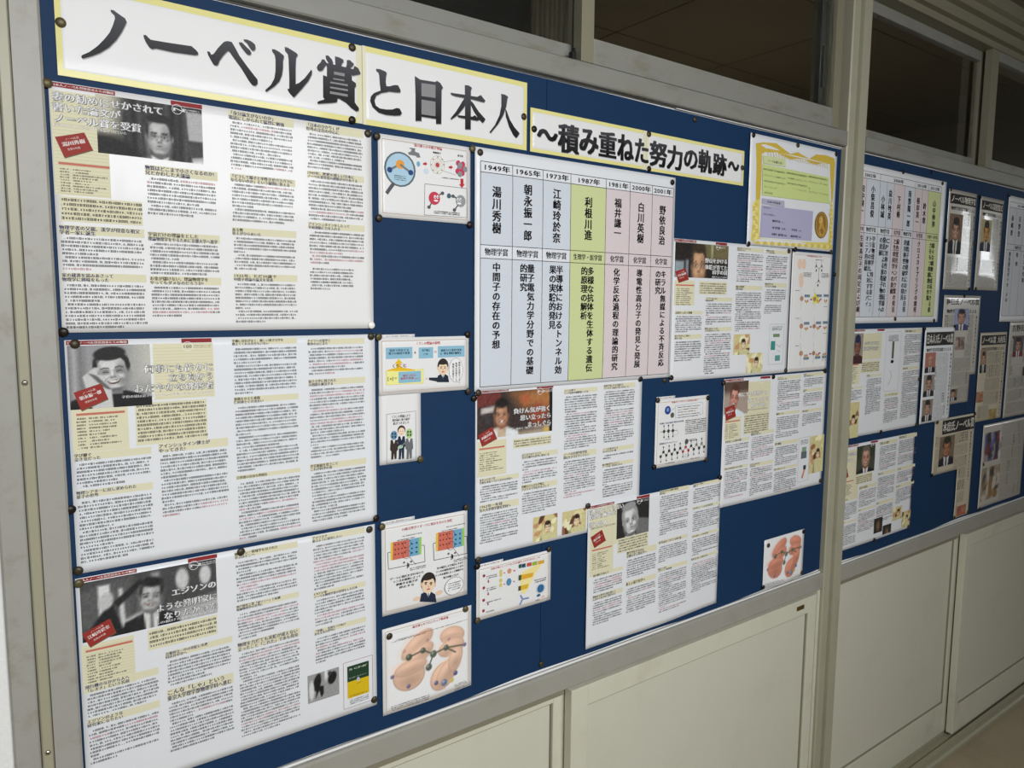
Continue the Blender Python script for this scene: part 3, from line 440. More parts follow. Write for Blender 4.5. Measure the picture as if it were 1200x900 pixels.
TITLE=[[[(0.172, 1.9131), (0.1758, 1.9132), (0.1784, 1.9114), (0.1882, 1.9062), (0.1897, 1.9024), (0.1878, 1.8979), (0.1836, 1.8888), (0.1769, 1.8776), (0.1681, 1.8668), (0.1579, 1.8583), (0.1488, 1.8528), (0.1385, 1.8479), (0.1369, 1.8493), (0.1377, 1.8516), (0.146, 1.8571), (0.1553, 1.8659), (0.1632, 1.8756), (0.1697, 1.885), (0.1739, 1.8949), (0.1766, 1.9036), (0.176, 1.9076), (0.1723, 1.9105)]], [[(0.2086, 1.8904), (0.2115, 1.891), (0.2141, 1.8886), (0.2172, 1.8862), (0.2441, 1.8871), (0.2668, 1.8883), (0.2726, 1.8842), (0.2751, 1.8813), (0.2741, 1.8785), (0.2707, 1.8774), (0.2437, 1.8759), (0.2273, 1.8764), (0.2224, 1.8765), (0.2183, 1.8747), (0.2152, 1.8762), (0.2114, 1.8813), (0.2088, 1.8875)]], [[(0.2864, 1.8854), (0.2897, 1.8858), (0.2918, 1.8822), (0.2948, 1.8837), (0.3011, 1.8929), (0.3089, 1.9023), (0.3136, 1.9044), (0.3193, 1.9044), (0.323, 1.8991), (0.3293, 1.8882), (0.3387, 1.8767), (0.3482, 1.866), (0.353, 1.861), (0.3532, 1.8553), (0.3501, 1.8515), (0.3458, 1.8517), (0.341, 1.857), (0.3308, 1.8723), (0.3206, 1.8846), (0.3157, 1.8911), (0.3132, 1.891), (0.3073, 1.8839), (0.3024, 1.8764), (0.2999, 1.8704), (0.2975, 1.869), (0.2943, 1.8697), (0.2908, 1.8751), (0.2877, 1.881)]], [[(0.3293, 1.9061), (0.3334, 1.9065), (0.3385, 1.9023), (0.3442, 1.8981), (0.3457, 1.8951), (0.344, 1.892), (0.3401, 1.8916), (0.3363, 1.8952), (0.332, 1.9), (0.3293, 1.9038)]], [[(0.3358, 1.9112), (0.3407, 1.9118), (0.3465, 1.9105), (0.351, 1.9076), (0.3518, 1.903), (0.3501, 1.8993), (0.3468, 1.8982), (0.3437, 1.9014), (0.3396, 1.9072), (0.3358, 1.9093)]], [[(0.3749, 1.9061), (0.3789, 1.9065), (0.3854, 1.9043), (0.3915, 1.9008), (0.3918, 1.8983), (0.3903, 1.8931), (0.39, 1.8833), (0.3883, 1.8732), (0.3843, 1.8637), (0.377, 1.8555), (0.3655, 1.8462), (0.3636, 1.847), (0.3646, 1.8491), (0.3719, 1.8566), (0.3772, 1.8663), (0.3792, 1.8774), (0.3796, 1.893), (0.3787, 1.8987), (0.3752, 1.9029)]], [[(0.3934, 1.9129), (0.398, 1.9126), (0.4104, 1.9078), (0.4125, 1.9057), (0.4096, 1.9008), (0.4086, 1.8867), (0.4081, 1.8638), (0.4136, 1.8668), (0.4224, 1.8753), (0.4301, 1.8857), (0.4319, 1.8885), (0.4334, 1.8873), (0.4328, 1.8822), (0.4277, 1.8722), (0.4177, 1.8595), (0.4068, 1.8467), (0.4047, 1.8448), (0.4022, 1.8469), (0.3985, 1.8503), (0.3961, 1.8539), (0.3966, 1.8559), (0.3986, 1.8557), (0.399, 1.8692), (0.3986, 1.8967), (0.3978, 1.9034), (0.3937, 1.9075)]], [[(0.4547, 1.9131), (0.4591, 1.9139), (0.4646, 1.9093), (0.4663, 1.9052), (0.4656, 1.9024), (0.46, 1.9024), (0.4557, 1.9076)]], [[(0.4696, 1.9148), (0.4759, 1.9146), (0.4827, 1.9128), (0.4831, 1.9098), (0.4803, 1.9062), (0.479, 1.9008), (0.47, 1.9012)]], [[(0.4884, 1.9128), (0.493, 1.9141), (0.4998, 1.9099), (0.4981, 1.9064), (0.4892, 1.8975), (0.4859, 1.9), (0.4883, 1.9066)]], [[(0.449, 1.9063), (0.4524, 1.907), (0.456, 1.9032), (0.4566, 1.9007), (0.4533, 1.897), (0.4498, 1.8913), (0.4461, 1.8892), (0.4426, 1.8894), (0.4407, 1.8927), (0.4423, 1.897), (0.4468, 1.9015)]], [[(0.4534, 1.9027), (0.4667, 1.9026), (0.4848, 1.9023), (0.4985, 1.9017), (0.5009, 1.9069), (0.5067, 1.9049), (0.5106, 1.8983), (0.5089, 1.8959), (0.5019, 1.8936), (0.4972, 1.8917), (0.495, 1.8955), (0.4824, 1.8967), (0.4566, 1.8972)]], [[(0.4566, 1.8987), (0.4962, 1.8984), (0.4959, 1.8853), (0.5024, 1.8822), (0.5028, 1.8781), (0.5004, 1.8746), (0.5001, 1.8536), (0.507, 1.8463), (0.5064, 1.842), (0.5022, 1.8403), (0.4941, 1.8443), (0.4861, 1.8504), (0.4748, 1.8548), (0.4725, 1.8544), (0.4713, 1.849), (0.4634, 1.8467), (0.4411, 1.8418), (0.4405, 1.8441), (0.4434, 1.8462), (0.4523, 1.8501), (0.4497, 1.8527), (0.4503, 1.8843), (0.4563, 1.8834)], [(0.4676, 1.8926), (0.4846, 1.893), (0.4845, 1.8884), (0.4675, 1.8885)], [(0.4663, 1.8831), (0.484, 1.8836), (0.4839, 1.8815), (0.4663, 1.8811)], [(0.4613, 1.8771), (0.4894, 1.8779), (0.4893, 1.8752), (0.4612, 1.8747)], [(0.4611, 1.87), (0.4895, 1.8707), (0.4894, 1.868), (0.4611, 1.8675)], [(0.4606, 1.8631), (0.4891, 1.8633), (0.489, 1.8598), (0.4605, 1.8596)]], [[(0.5366, 1.9092), (0.5429, 1.9099), (0.5526, 1.9081), (0.5544, 1.9062), (0.553, 1.8999), (0.5524, 1.893), (0.5534, 1.8865), (0.558, 1.8866), (0.5684, 1.8906), (0.5742, 1.8912), (0.5784, 1.8846), (0.5775, 1.8808), (0.5709, 1.8797), (0.5579, 1.8789), (0.545, 1.8745), (0.536, 1.869), (0.5329, 1.8618), (0.5351, 1.8543), (0.5421, 1.8509), (0.5524, 1.8509), (0.5641, 1.8527), (0.5707, 1.856), (0.5765, 1.8562), (0.5804, 1.85), (0.5772, 1.8456), (0.5679, 1.8437), (0.5523, 1.8427), (0.5395, 1.8444), (0.5295, 1.8512), (0.5258, 1.8595), (0.5272, 1.8664), (0.5323, 1.8724), (0.5438, 1.8781), (0.5426, 1.8869), (0.5415, 1.9001), (0.5403, 1.9043), (0.5365, 1.9065)]], [[(0.604, 1.9106), (0.614, 1.9068), (0.6417, 1.908), (0.645, 1.9104), (0.6515, 1.908), (0.6563, 1.9018), (0.6535, 1.8978), (0.6527, 1.8436), (0.6428, 1.8421), (0.6428, 1.85), (0.6158, 1.8495), (0.6157, 1.8429), (0.6048, 1.8413), (0.6051, 1.8804)], [(0.6161, 1.9019), (0.6422, 1.9034), (0.6421, 1.8829), (0.616, 1.8817)], [(0.616, 1.8763), (0.6421, 1.877), (0.642, 1.8539), (0.6158, 1.8532)]], [[(0.6987, 1.9131), (0.7067, 1.9136), (0.7127, 1.9114), (0.7106, 1.9062), (0.7104, 1.8428), (0.6994, 1.8413)]], [[(0.6706, 1.8959), (0.6964, 1.8973), (0.7233, 1.8979), (0.7309, 1.9023), (0.7401, 1.8947), (0.7371, 1.891), (0.7143, 1.8922), (0.6787, 1.8918), (0.6715, 1.8932)]], [[(0.6993, 1.8935), (0.7068, 1.8922), (0.6964, 1.876), (0.6846, 1.8622), (0.6714, 1.853), (0.6706, 1.8548), (0.6816, 1.8677), (0.6934, 1.8852)]], [[(0.7098, 1.8903), (0.7158, 1.8864), (0.7264, 1.8746), (0.7403, 1.8643), (0.7372, 1.8589), (0.7341, 1.8568), (0.7265, 1.8623), (0.7158, 1.8742), (0.7098, 1.8842)]], [[(0.6846, 1.8622), (0.7143, 1.8642), (0.7188, 1.8673), (0.7295, 1.8615), (0.7234, 1.8587), (0.6904, 1.8587), (0.6846, 1.8593)]], [[(0.7729, 1.9112), (0.7809, 1.9113), (0.7879, 1.9092), (0.7864, 1.9052), (0.7842, 1.8923), (0.7779, 1.8762), (0.7669, 1.8595), (0.7513, 1.8423), (0.7491, 1.8437), (0.7606, 1.8573), (0.77, 1.875), (0.7737, 1.8906), (0.7736, 1.9056)]], [[(0.782, 1.8881), (0.7852, 1.8849), (0.7924, 1.8708), (0.8023, 1.8595), (0.8139, 1.8508), (0.809, 1.8438), (0.8058, 1.8415), (0.7992, 1.8463), (0.7909, 1.8579), (0.7834, 1.8745)]]]
SUBT=[('〜', 0.8547, 1.8463, 0.9, 1.8656), ('積', 0.9037, 1.8304, 0.9523, 1.8816), ('み', 0.9561, 1.8348, 1.0017, 1.8797), ('重', 1.0057, 1.835, 1.0492, 1.8818), ('ね', 1.0548, 1.8341, 1.0972, 1.8828), ('た', 1.103, 1.8355, 1.1399, 1.8811), ('努', 1.1455, 1.8328, 1.1941, 1.8823), ('力', 1.1974, 1.8322, 1.2418, 1.8807), ('の', 1.2498, 1.8398, 1.2911, 1.8779), ('軌', 1.2961, 1.8366, 1.3388, 1.8837), ('跡', 1.3442, 1.8365, 1.3885, 1.8823), ('〜', 1.3956, 1.8513, 1.4326, 1.8708)]
# ================================================================== THE SETTING
def st(o): o['kind'] = 'structure'; return o
ZC = 2.50
# corridor shell
boxes('floor', [(-3, 11, -2.4, 0.0, -0.06, 0.0)], M['floor'], kind='structure')
boxes('ceiling', [(-3, 11, -2.4, 0.0, ZC, ZC + 0.05)], M['ceil'], kind='structure')
boxes('wall_left', [(-3, 0.021, -0.0, 0.12, 0, ZC)], M['plaster'], kind='structure')
boxes('wall_near_end', [(-3.1, -3, -2.4, 0.1, 0, ZC)], M['plaster'], kind='structure')
boxes('wall_far_end', [(11, 11.1, -2.4, 0.1, 0, ZC)], M['plaster'], kind='structure')
yo = -2.4
boxes('wall_opposite', [(-3, 11, yo - .12, yo, 0, 1.4), (-3, 11, yo - .12, yo, 2.45, ZC), (-3, -0.55, yo - .12, yo, 1.4, 2.45), (1.75, 7.3, yo - .12, yo, 1.4, 2.45), (9.5, 11, yo - .12, yo, 1.4, 2.45)], M['plaster'], kind='structure')
for i, (a, b) in enumerate(((-0.55, 1.75), (7.3, 9.5))):
    w = bpy.data.objects.new('window_%d' % (5 + i), None); COL.objects.link(w); w.location = ((a + b) / 2, yo - .05, 1.4); st(w)
    h = (b - a) / 2
    boxes('window_frame', [(-h, h, -.02, .02, 0, .04), (-h, h, -.02, .02, 1.01, 1.05), (-h, -h + .04, -.02, .02, .04, 1.01), (h - .04, h, -.02, .02, .04, 1.01), (-.02, .02, -.02, .02, .04, 1.01)], M['alu'], w)
# classroom behind the partition
boxes('wall_back', [(-0.6, 6.0, 4.0, 4.1, 0, 2.9)], M['brown'], kind='structure')
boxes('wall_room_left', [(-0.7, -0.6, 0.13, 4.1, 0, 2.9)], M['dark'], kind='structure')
boxes('wall_room_right', [(6.0, 6.1, 0.13, 4.1, 0, 2.9)], M['brown'], kind='structure')
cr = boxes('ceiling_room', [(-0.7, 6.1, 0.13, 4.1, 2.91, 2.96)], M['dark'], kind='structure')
for i in range(8):
    for j in range(5): boxes('ceiling_board', [(-0.69 + i * .85, -0.69 + i * .85 + .842, .14 + j * .8, .14 + j * .8 + .792, 2.90, 2.915)], M['brown'], cr)
boxes('floor_room', [(-0.7, 6.1, 0.13, 4.1, -0.06, 0.0)], M['floor'], kind='structure')
boxes('trim_10', [(-0.7, 11, 0.0, 0.13, 2.5, 2.95)], M['dark'], kind='structure')
boxes('wall_far_right', [(3.80, 11, 0.0, 0.12, 0, ZC)], M['plaster'], kind='structure')

# left frame post with its cover strip and screws
lp = prof_z('trim_1', [(0.021, .10), (0.021, -.004), (0.0235, -.007), (0.0495, -.007), (0.0495, .0), (0.0645, .0), (0.0645, -.008), (0.0925, -.008), (0.0955, -.005), (0.0955, .10)], 0, ZC, M['steel_dirty'], kind='structure')
prof_z('cover_strip', [(0.0505, -.001), (0.0505, -.013), (0.052, -.015), (0.0615, -.015), (0.063, -.013), (0.063, -.001)], 0.0, ZC, M['strip'], lp)
def lathe(name, prof, n, mat, parent, loc, axis='y'):
    """prof of (radius, height towards the corridor)"""
    vs = []; fs = []
    for r, h in prof:
        for k in range(n):
            a = 2 * math.pi * k / n; vs.append((loc[0] + r * math.cos(a), loc[1] - h, loc[2] + r * math.sin(a)))
    m = len(prof)
    for j in range(m - 1):
        for k in range(n):
            fs.append((j * n + k, j * n + (k + 1) % n, (j + 1) * n + (k + 1) % n, (j + 1) * n + k))
    fs.append(tuple((m - 1) * n + k for k in range(n))); fs.append(tuple(range(n))[::-1])
    o = rawmesh(name, vs, fs, mat, parent)
    o.data.polygons.foreach_set('use_smooth', [True] * (len(fs) - 2) + [False, False])
    return o
for z in (1.4505, 0.9735, 1.93, 0.45):
    s = lathe('screw', [(.0036, 0), (.0036, .0006), (.0029, .0016), (.0012, .0022)], 16, M['screw'], lp, (0.0567, -.015, z))
    bx = [(.0567 - .0016, .0567 + .0016, -.0176, -.0171, z - .0003, z + .0003), (.0567 - .0003, .0567 + .0003, -.0176, -.0171, z - .0016, z + .0016)]
    boxes('screw_slot', bx, M['black'], s)
# centre post
prof_z('trim_2', [(1.8535, .10), (1.8535, -.012), (1.8565, -.015), (1.884, -.015), (1.886, -.007), (1.890, -.007), (1.892, -.021), (1.912, -.021), (1.9135, -.006), (1.9175, -.006), (1.919, -.014), (1.941, -.014), (1.9435, -.011), (1.9435, .10)], 0, ZC, M['post'], kind='structure')
prof_z('trim_3', [(3.70, .10), (3.70, -.015), (3.73, -.015), (3.74, -.007), (3.75, -.02), (3.80, -.015), (3.80, .10)], 0, ZC, M['steel'], kind='structure')
# rails above and below the boards
k = 4
for x0, x1 in ((0.0955, 1.8535), (1.9435, 3.70)):
    t = prof_x('trim_%d' % k, [(.06, .7805), (-.010, .7805), (-.0125, .783), (-.0125, .822), (-.009, .8255), (.0, .8255), (.0, .828), (.06, .828)], x0, x1, M['steel'], kind='structure'); k += 1
    t = prof_x('trim_%d' % k, [(.06, 1.957), (-.001, 1.957), (-.001, 1.9585), (-.013, 1.9585), (-.015, 1.961), (-.015, 1.994), (-.012, 1.9965), (.06, 1.9965)], x0, x1, M['steel_top'], kind='structure'); k += 1
# head mouldings
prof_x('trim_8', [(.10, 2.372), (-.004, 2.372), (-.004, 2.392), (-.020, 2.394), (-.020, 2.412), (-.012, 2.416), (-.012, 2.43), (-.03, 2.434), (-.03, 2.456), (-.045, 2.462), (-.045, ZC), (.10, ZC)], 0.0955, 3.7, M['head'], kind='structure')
# floor track
prof_x('trim_9', [(.10, 0), (-.040, 0), (-.040, .016), (-.034, .022), (-.020, .022), (-.018, .034), (-.012, .034), (-.010, .022), (.024, .022), (.026, .034), (.032, .034), (.034, .022), (.10, .022)], 0.0955, 3.7, M['strip'], kind='structure')

# low sliding doors under the boards
def low_door(n, x0, x1, yf, z0, z1, sl, sr, top, bot):
    d = bpy.data.objects.new('door_%d' % n, None); COL.objects.link(d); d.location = ((x0 + x1) / 2, yf, z0); st(d)
    X0, X1, H = x0 - d.location.x, x1 - d.location.x, z1 - z0
    boxes('door_panel', [(X0 + .01, X1 - .01, .0095, .018, .01, H - .01)], M['door'], d)
    boxes('stile', [(X0, X0 + sl, 0, .022, 0, H)], M['doorframe'], d, .0015)
    boxes('stile', [(X1 - sr, X1, 0, .022, 0, H)], M['doorframe'], d, .0015)
    boxes('rail', [(X0 + sl, X1 - sr, 0.0004, .0216, H - top, H)], M['doorframe'], d, .001)
    boxes('rail', [(X0 + sl, X1 - sr, 0.0004, .0216, 0, bot)], M['doorframe'], d, .001)
    g = .0022; a, b, c, e = X0 + sl, X1 - sr, bot, H - top
    boxes('shade_bead', [(a, a + g, .0045, .0096, c, e), (b - g, b, .0045, .0096, c, e), (a, b, .0045, .0096, e - g * 1.6, e), (a, b, .0045, .0096, c, c + g)], M['shade_bead'], d)  # thin beads added to draw the shadow line around the recessed panel
    return d
low_door(1, 0.10, 0.975, .022, .036, .80, .04, .045, .062, .09)
d2 = low_door(2, 0.955, 1.838, -.006, .036, .768, .046, .036, .044, .10)
lab = boxes('name_plate', [(1.745, 1.777, -.0076, -.006, .7425, .7535)], M['brass'], d2); lab.matrix_parent_inverse = Matrix.Translation(-d2.location)
low_door(3, 1.95, 2.79, .022, .036, .80, .03, .05, .05, .11)
low_door(4, 2.757, 3.69, -.006, .036, .768, .03, .04, .044, .10)
boxes('trim_11', [(0.0955, 1.8535, .062, .09, .02, .80), (1.9435, 3.70, .062, .09, .02, .80)], M['black'], kind='structure')  # black sheets behind the doors stand in for shade in the gaps
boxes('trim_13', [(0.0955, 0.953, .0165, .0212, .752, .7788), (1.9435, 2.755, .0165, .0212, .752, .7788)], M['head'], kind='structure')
boxes('trim_12', [(1.840, 1.8530, -.006, .06, .036, .778)], M['doorframe'], kind='structure')

# transom windows
def sash(n, x0, x1, yf, z0, z1, sl, sr, bot, top):
    w = bpy.data.objects.new('window_%d' % n, None); COL.objects.link(w); w.location = ((x0 + x1) / 2, yf, z0); st(w)
    X0, X1, H = x0 - w.location.x, x1 - w.location.x, z1 - z0
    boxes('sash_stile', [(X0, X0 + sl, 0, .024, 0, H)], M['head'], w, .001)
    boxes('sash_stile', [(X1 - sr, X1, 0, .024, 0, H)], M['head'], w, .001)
    boxes('sash_rail', [(X0 + sl, X1 - sr, .0004, .0236, 0, bot)], M['steel_top'], w, .001)
    boxes('sash_rail', [(X0 + sl, X1 - sr, .0004, .0236, H - top, H)], M['steel_top'], w, .001)
    boxes('pane', [(X0 + sl - .003, X1 - sr + .003, .010, .014, bot - .003, H - top + .003)], M['glass'], w)
    return w
sash(1, 0.10, 0.985, .034, 2.000, 2.372, .03, .022, .040, .03)
w2 = sash(2, 0.956, 1.83, -.002, 2.0015, 2.372, .031, .03, .046, .03)
sash(3, 1.945, 2.735, .034, 2.000, 2.372, .012, .035, .034, .03)
sash(4, 2.700, 3.69, -.002, 2.0015, 2.372, .045, .03, .030, .03)
la = boxes('latch', [(.945, .954, .010, .022, 2.006, 2.020), (.947, .951, .008, .012, 2.018, 2.026)], M['black'], w2, .001); la.matrix_parent_inverse = Matrix.Translation(-w2.location)
la = boxes('lock_bar', [(1.775, 1.795, .026, .040, 2.06, 2.34), (1.778, 1.788, .018, .03, 2.10, 2.20)], M['alu'], w2, .001); la.matrix_parent_inverse = Matrix.Translation(-w2.location)
# plain sheets set behind the panes for their black and brown areas
def backdrop(x0, x1, y, mat, label, n=50):
    o = rawmesh('backdrop', [(x0 + (x1 - x0) * i / n, y + .006 * math.sin(i * 1.3), z) for z in (1.0, 2.70) for i in range(n + 1)], [(i, i + 1, n + 2 + i, n + 1 + i) for i in range(n)], mat)
    o.data.polygons.foreach_set('use_smooth', [True] * n)
    md = o.modifiers.new('thick', 'SOLIDIFY'); md.thickness = 0.002
    o['label'] = label; o['category'] = 'backdrop'
backdrop(-.3, 1.024, .24, M['dark'], 'black curtain seen through the high window above the large title')
backdrop(1.026, 1.164, .24, M['brown'], 'brown curtain beside the black one, behind the high window above the title')
# ================================================================== NOTICE BOARDS
def board(label, x0, x1, seams, loc):
    b = thing('notice_board', label, 'notice board', loc)
    inv = Matrix.Translation(-Vector(loc)); xs = [x0] + seams + [x1]
    o = boxes('backing_board', [(x0 + .0004, x1 - .0004, .003, .03, .8286, 1.9565)], M['white_edge'], b); o.matrix_parent_inverse = inv
    for a, c in zip(xs[:-1], xs[1:]):
        n = 90; h = .0006; pts = []
        low = lambda x: .8318 + .0024 * math.sin(x * 7.1 + 1) + .0014 * math.sin(x * 17)
        top = lambda x: 1.9545 - .002 * max(0, min(1, (x - x0 - .9) / .5)) + .0004 * math.sin(x * 9)
        X = [a + h + (c - a - 2 * h) * i / n for i in range(n + 1)]
        vs = [(x, .0, low(x)) for x in X] + [(x, .0, top(x)) for x in X] + [(x, .003, low(x)) for x in X] + [(x, .003, top(x)) for x in X]
        m = n + 1; fs = []
        for i in range(n):
            fs += [(i, i + 1, m + i + 1, m + i), (2 * m + i, 3 * m + i, 3 * m + i + 1, 2 * m + i + 1), (i, 2 * m + i, 2 * m + i + 1, i + 1), (m + i, m + i + 1, 3 * m + i + 1, 3 * m + i)]
        fs += [(0, m, 3 * m, 2 * m), (n, 2 * m + n, 3 * m + n, m + n)]
        o = rawmesh('cloth_panel', vs, fs, M['blue'], b); o.matrix_parent_inverse = inv
    o = boxes('edge_strip', [(max(x0 + .001, 1.22), x1 - .001, -.0030, -.0002, 1.9553, 1.9572)], M['white_edge'], b, .0004); o.matrix_parent_inverse = inv
    # white sill strip that shows below the cloth
    o = boxes('edge_strip', [(x0 + .001, x1 - .001, -.0035, -.0002, .8256, .8292)], M['white_edge'], b, .0004); o.matrix_parent_inverse = inv
    return b
board('large navy blue cloth notice board under the big title, left of the centre post', 0.0958, 1.8532, [0.876], (0.97, 0, .8286))
board('navy blue cloth notice board with newspapers, right of the centre post', 1.9438, 3.6997, [2.690], (2.82, 0, .8286))
# ================================================================== SHEETS ON THE BOARDS
ALLTXT = ''.join(h[0] + a.get('name', '') for a in ART.values() for h in a['head']) + ''.join((a.get('name') or '') + a['sub'][0] for a in ART.values()) + ''.join((it[3] + it[4]) for a in ART.values() for c in a['cols'] for it in c[2] if it[0] == 'h')
preload(ALLTXT, 0.012); preload(ALLTXT, 0.03)
SHEETS = []
def new_sheet(name, label, cat, rect, lift=.0015, amp=.0010, curl=0.0, mat='paper', group=None, outline=None, seed=None, short=None):
    s = Sheet(*rect, lift=lift, amp=amp, curl=curl, seed=len(SHEETS) + 3 if seed is None else seed)
    t = thing(name, label, cat, (s.ox, s.oy, s.oz), group)
    s.mesh('paper_sheet', t, M[mat], outline); s.root = t; s.short = short or label
    SHEETS.append(s); return s
def out(s, ink, name, mat='ink', label=None):
    o = ink.build(name, s.root, s, M[mat])
    if o and label: o['label'] = label
    return o

def stuff(o):
    if o: o['kind'] = 'stuff'
    return o
def bg_books(U, V, H, img):
    k = (np.sin(U * 70) * .5 + np.sin(U * 31 + 1) * .5)[..., None]
    return img + k * .07
def pic_A(H): return [('p', [(-.1, -.1), (.13, -.1), (.2, H + .1), (-.1, H + .1)], (214, 208, 178), .16), ('p', [(-.1, -.1), (.22, -.1), (.12, .3), (-.1, .5)], (200, 196, 176), .2), ('e', .12, .58, .3, .2, 20, (38, 38, 38), .08), ('p', [(.84, .05), (1.1, .05), (1.1, .62), (.9, .62), (.86, .4)], (176, 176, 176), .02), ('p', [(.84, .34), (1, .34), (1, .5), (.88, .52)], (70, 70, 70), .02)] + \
    face(.57, .34, .118, .185, (186, 186, 184), (84, 84, 84), (44, 44, 44), (104, 104, 102), (226, 226, 224), (70, 70, 70), glasses=True, hairline=.05, H=H) + [('e', .93, .6, .1, .05, -20, (225, 225, 222), .04)]
def pic_B(H): return [('p', [(-.1, -.1), (.18, -.1), (.2, 1.1), (-.1, 1.1)], (120, 120, 120), .1), ('p', [(.04, -.1), (.1, -.1), (.1, .7), (.04, .7)], (176, 176, 176), .08), ('p', [(.8, -.1), (1.2, -.1), (1.2, .62), (.8, .5)], (190, 188, 178), .3)] + \
    face(.52, .36, .20, .25, (200, 200, 198), (88, 88, 88), (40, 38, 38), (30, 30, 32), None, None, smile=True, hairline=.22, tilt=-6, H=H) + \
    [('p', [(.28, .95), (.2, .6), (.16, .42), (.3, .3), (.36, .3), (.34, .4), (.44, .42), (.42, .5), (.5, .6), (.52, .95)], (200, 200, 198), .02)] + [('e', .3 + .045 * i, .42 + .05 * i, .07, .018, 30, (100, 100, 100), .012) for i in range(4)]
def pic_C(H): return [('p', [(-.1, .1), (.2, .02), (.36, .02), (.36, .5), (.1, .6)], (90, 90, 90), .06), ('p', [(.12, .05), (.2, .05), (.2, .3), (.12, .3)], (214, 214, 214), .02), ('p', [(.26, .1), (.29, .1), (.31, .5), (.27, .5)], (200, 200, 200), .02), ('p', [(.22, .2), (.42, .05), (.44, .09), (.25, .25)], (40, 40, 40), .02), ('p', [(.3, .36), (.45, .3), (.4, .46), (.3, .5)], (190, 190, 190), .03),
    ('e', .73, .12, .05, .09, 0, (196, 196, 196), .02), ('e', .91, .12, .045, .08, 0, (200, 200, 200), .02), ('p', [(.5, .02), (.56, .02), (.56, .3), (.5, .3)], (150, 150, 150), .03), ('p', [(.62, .36), (1.1, .30), (1.1, .8), (.62, .8)], (176, 176, 176), .1),
    ('p', [(.0, .45), (.16, .24), (.22, .22), (.28, .42), (.42, .44), (.5, .5), (.56, .8), (.0, .8)], (36, 36, 38), .02), ('e', .17, .18, .05, .07, 20, (190, 190, 190), .02)] + \
    face(.49, .21, .078, .118, (190, 190, 188), (84, 84, 84), (36, 36, 36), (38, 38, 40), (210, 210, 208), (120, 120, 120), smile=True, hairline=.2, tilt=8, H=H)
def pic_H(H): return [('p', [(-.1, .0), (.3, .0), (.3, .12), (-.1, .16)], (110, 52, 48), .03), ('p', [(.05, .16), (.25, .14), (.25, .2), (.05, .22)], (196, 190, 184), .02), ('p', [(.1, .24), (.16, .23), (.16, .32), (.1, .33)], (60, 60, 66), .02), ('p', [(.45, .02), (1.1, -.1), (1.1, .3), (.6, .2)], (168, 112, 66), .2), ('e', .62, .1, .06, .06, 0, (176, 96, 60), .05), ('e', .8, .28, .12, .12, 0, (150, 70, 48), .1), ('p', [(.5, .44), (1.1, .40), (1.1, .7), (.5, .7)], (176, 160, 138), .1), ('p', [(.88, .42), (1.1, .4), (1.1, .6), (.88, .6)], (206, 172, 92), .05), ('p', [(.96, -.1), (1.1, -.1), (1.1, 1), (.96, 1)], (26, 24, 24), .01)] + \
    face(.31, .24, .085, .125, (196, 148, 118), (120, 76, 56), (34, 30, 28), (222, 224, 226), (196, 176, 150), None, hairline=.3, H=H, smile=True)
def pic_I(H): return [('p', [(.6, .4), (1.2, .5), (1.2, 1), (.6, 1)], (110, 110, 110), .04)] + face(.42, .42, .22, .32, (206, 206, 204), (88, 88, 88), (150, 150, 150), (72, 72, 74), (210, 210, 208), (24, 24, 24), hairline=.1, tilt=-10, H=H)
def pic_K(H): return [('p', [(.0, .22), (.16, .22), (.16, .56), (.0, .56)], (146, 158, 164), .03), ('p', [(.19, .2), (.24, .2), (.24, .56), (.19, .56)], (130, 136, 146), .02), ('p', [(.5, -.1), (1.1, -.1), (1.1, .2), (.55, .2)], (112, 104, 72), .1), ('e', .68, .06, .02, .12, 0, (170, 168, 130), .03)] + \
    face(.43, .27, .125, .22, (200, 158, 124), (110, 78, 58), (62, 50, 40), (44, 54, 50), (222, 224, 226), (60, 60, 70), hairline=.12, H=H)
def pic_O(H): return [('p', [(-.1, -.1), (1.1, -.1), (1.1, .3), (-.1, .3)], (92, 72, 60), .1), ('p', [(-.1, .3), (1.1, .3), (1.1, 1.5), (-.1, 1.5)], (168, 152, 140), .2)] + face(.42, .42, .16, .28, (206, 150, 134), (130, 76, 68), (84, 56, 46), (214, 224, 232), (236, 240, 242), (96, 84, 84), hairline=.15, H=H, tilt=10, smile=True)
def pic_R6(H): return [('p', [(-.1, -.1), (.2, -.1), (.2, 1.1), (-.1, 1.1)], (170, 168, 160), .1)] + face(.62, .5, .2, .3, (140, 96, 76), (70, 44, 36), (38, 46, 74), (70, 40, 44), None, None, hairline=.45, H=H)
def pic_R7(H): return [('p', [(-.1, -.1), (1.1, -.1), (1.1, .4), (-.1, .4)], (56, 62, 44), .2)] + face(.5, .36, .2, .27, (196, 150, 128), (110, 72, 58), (104, 96, 88), (40, 40, 44), (220, 220, 220), (110, 40, 40), hairline=.12, H=H, smile=True)
PICS = dict(A=(pic_A, (58, 58, 58), bg_books), B=(pic_B, (150, 150, 152), None), C=(pic_C, (72, 72, 72), None), H=(pic_H, (60, 50, 48), None), I=(pic_I, (44, 42, 42), None), K=(pic_K, (40, 36, 34), None), O=(pic_O, (120, 104, 92), None), R6=(pic_R6, (150, 140, 130), None), R7=(pic_R7, (70, 74, 60), None))

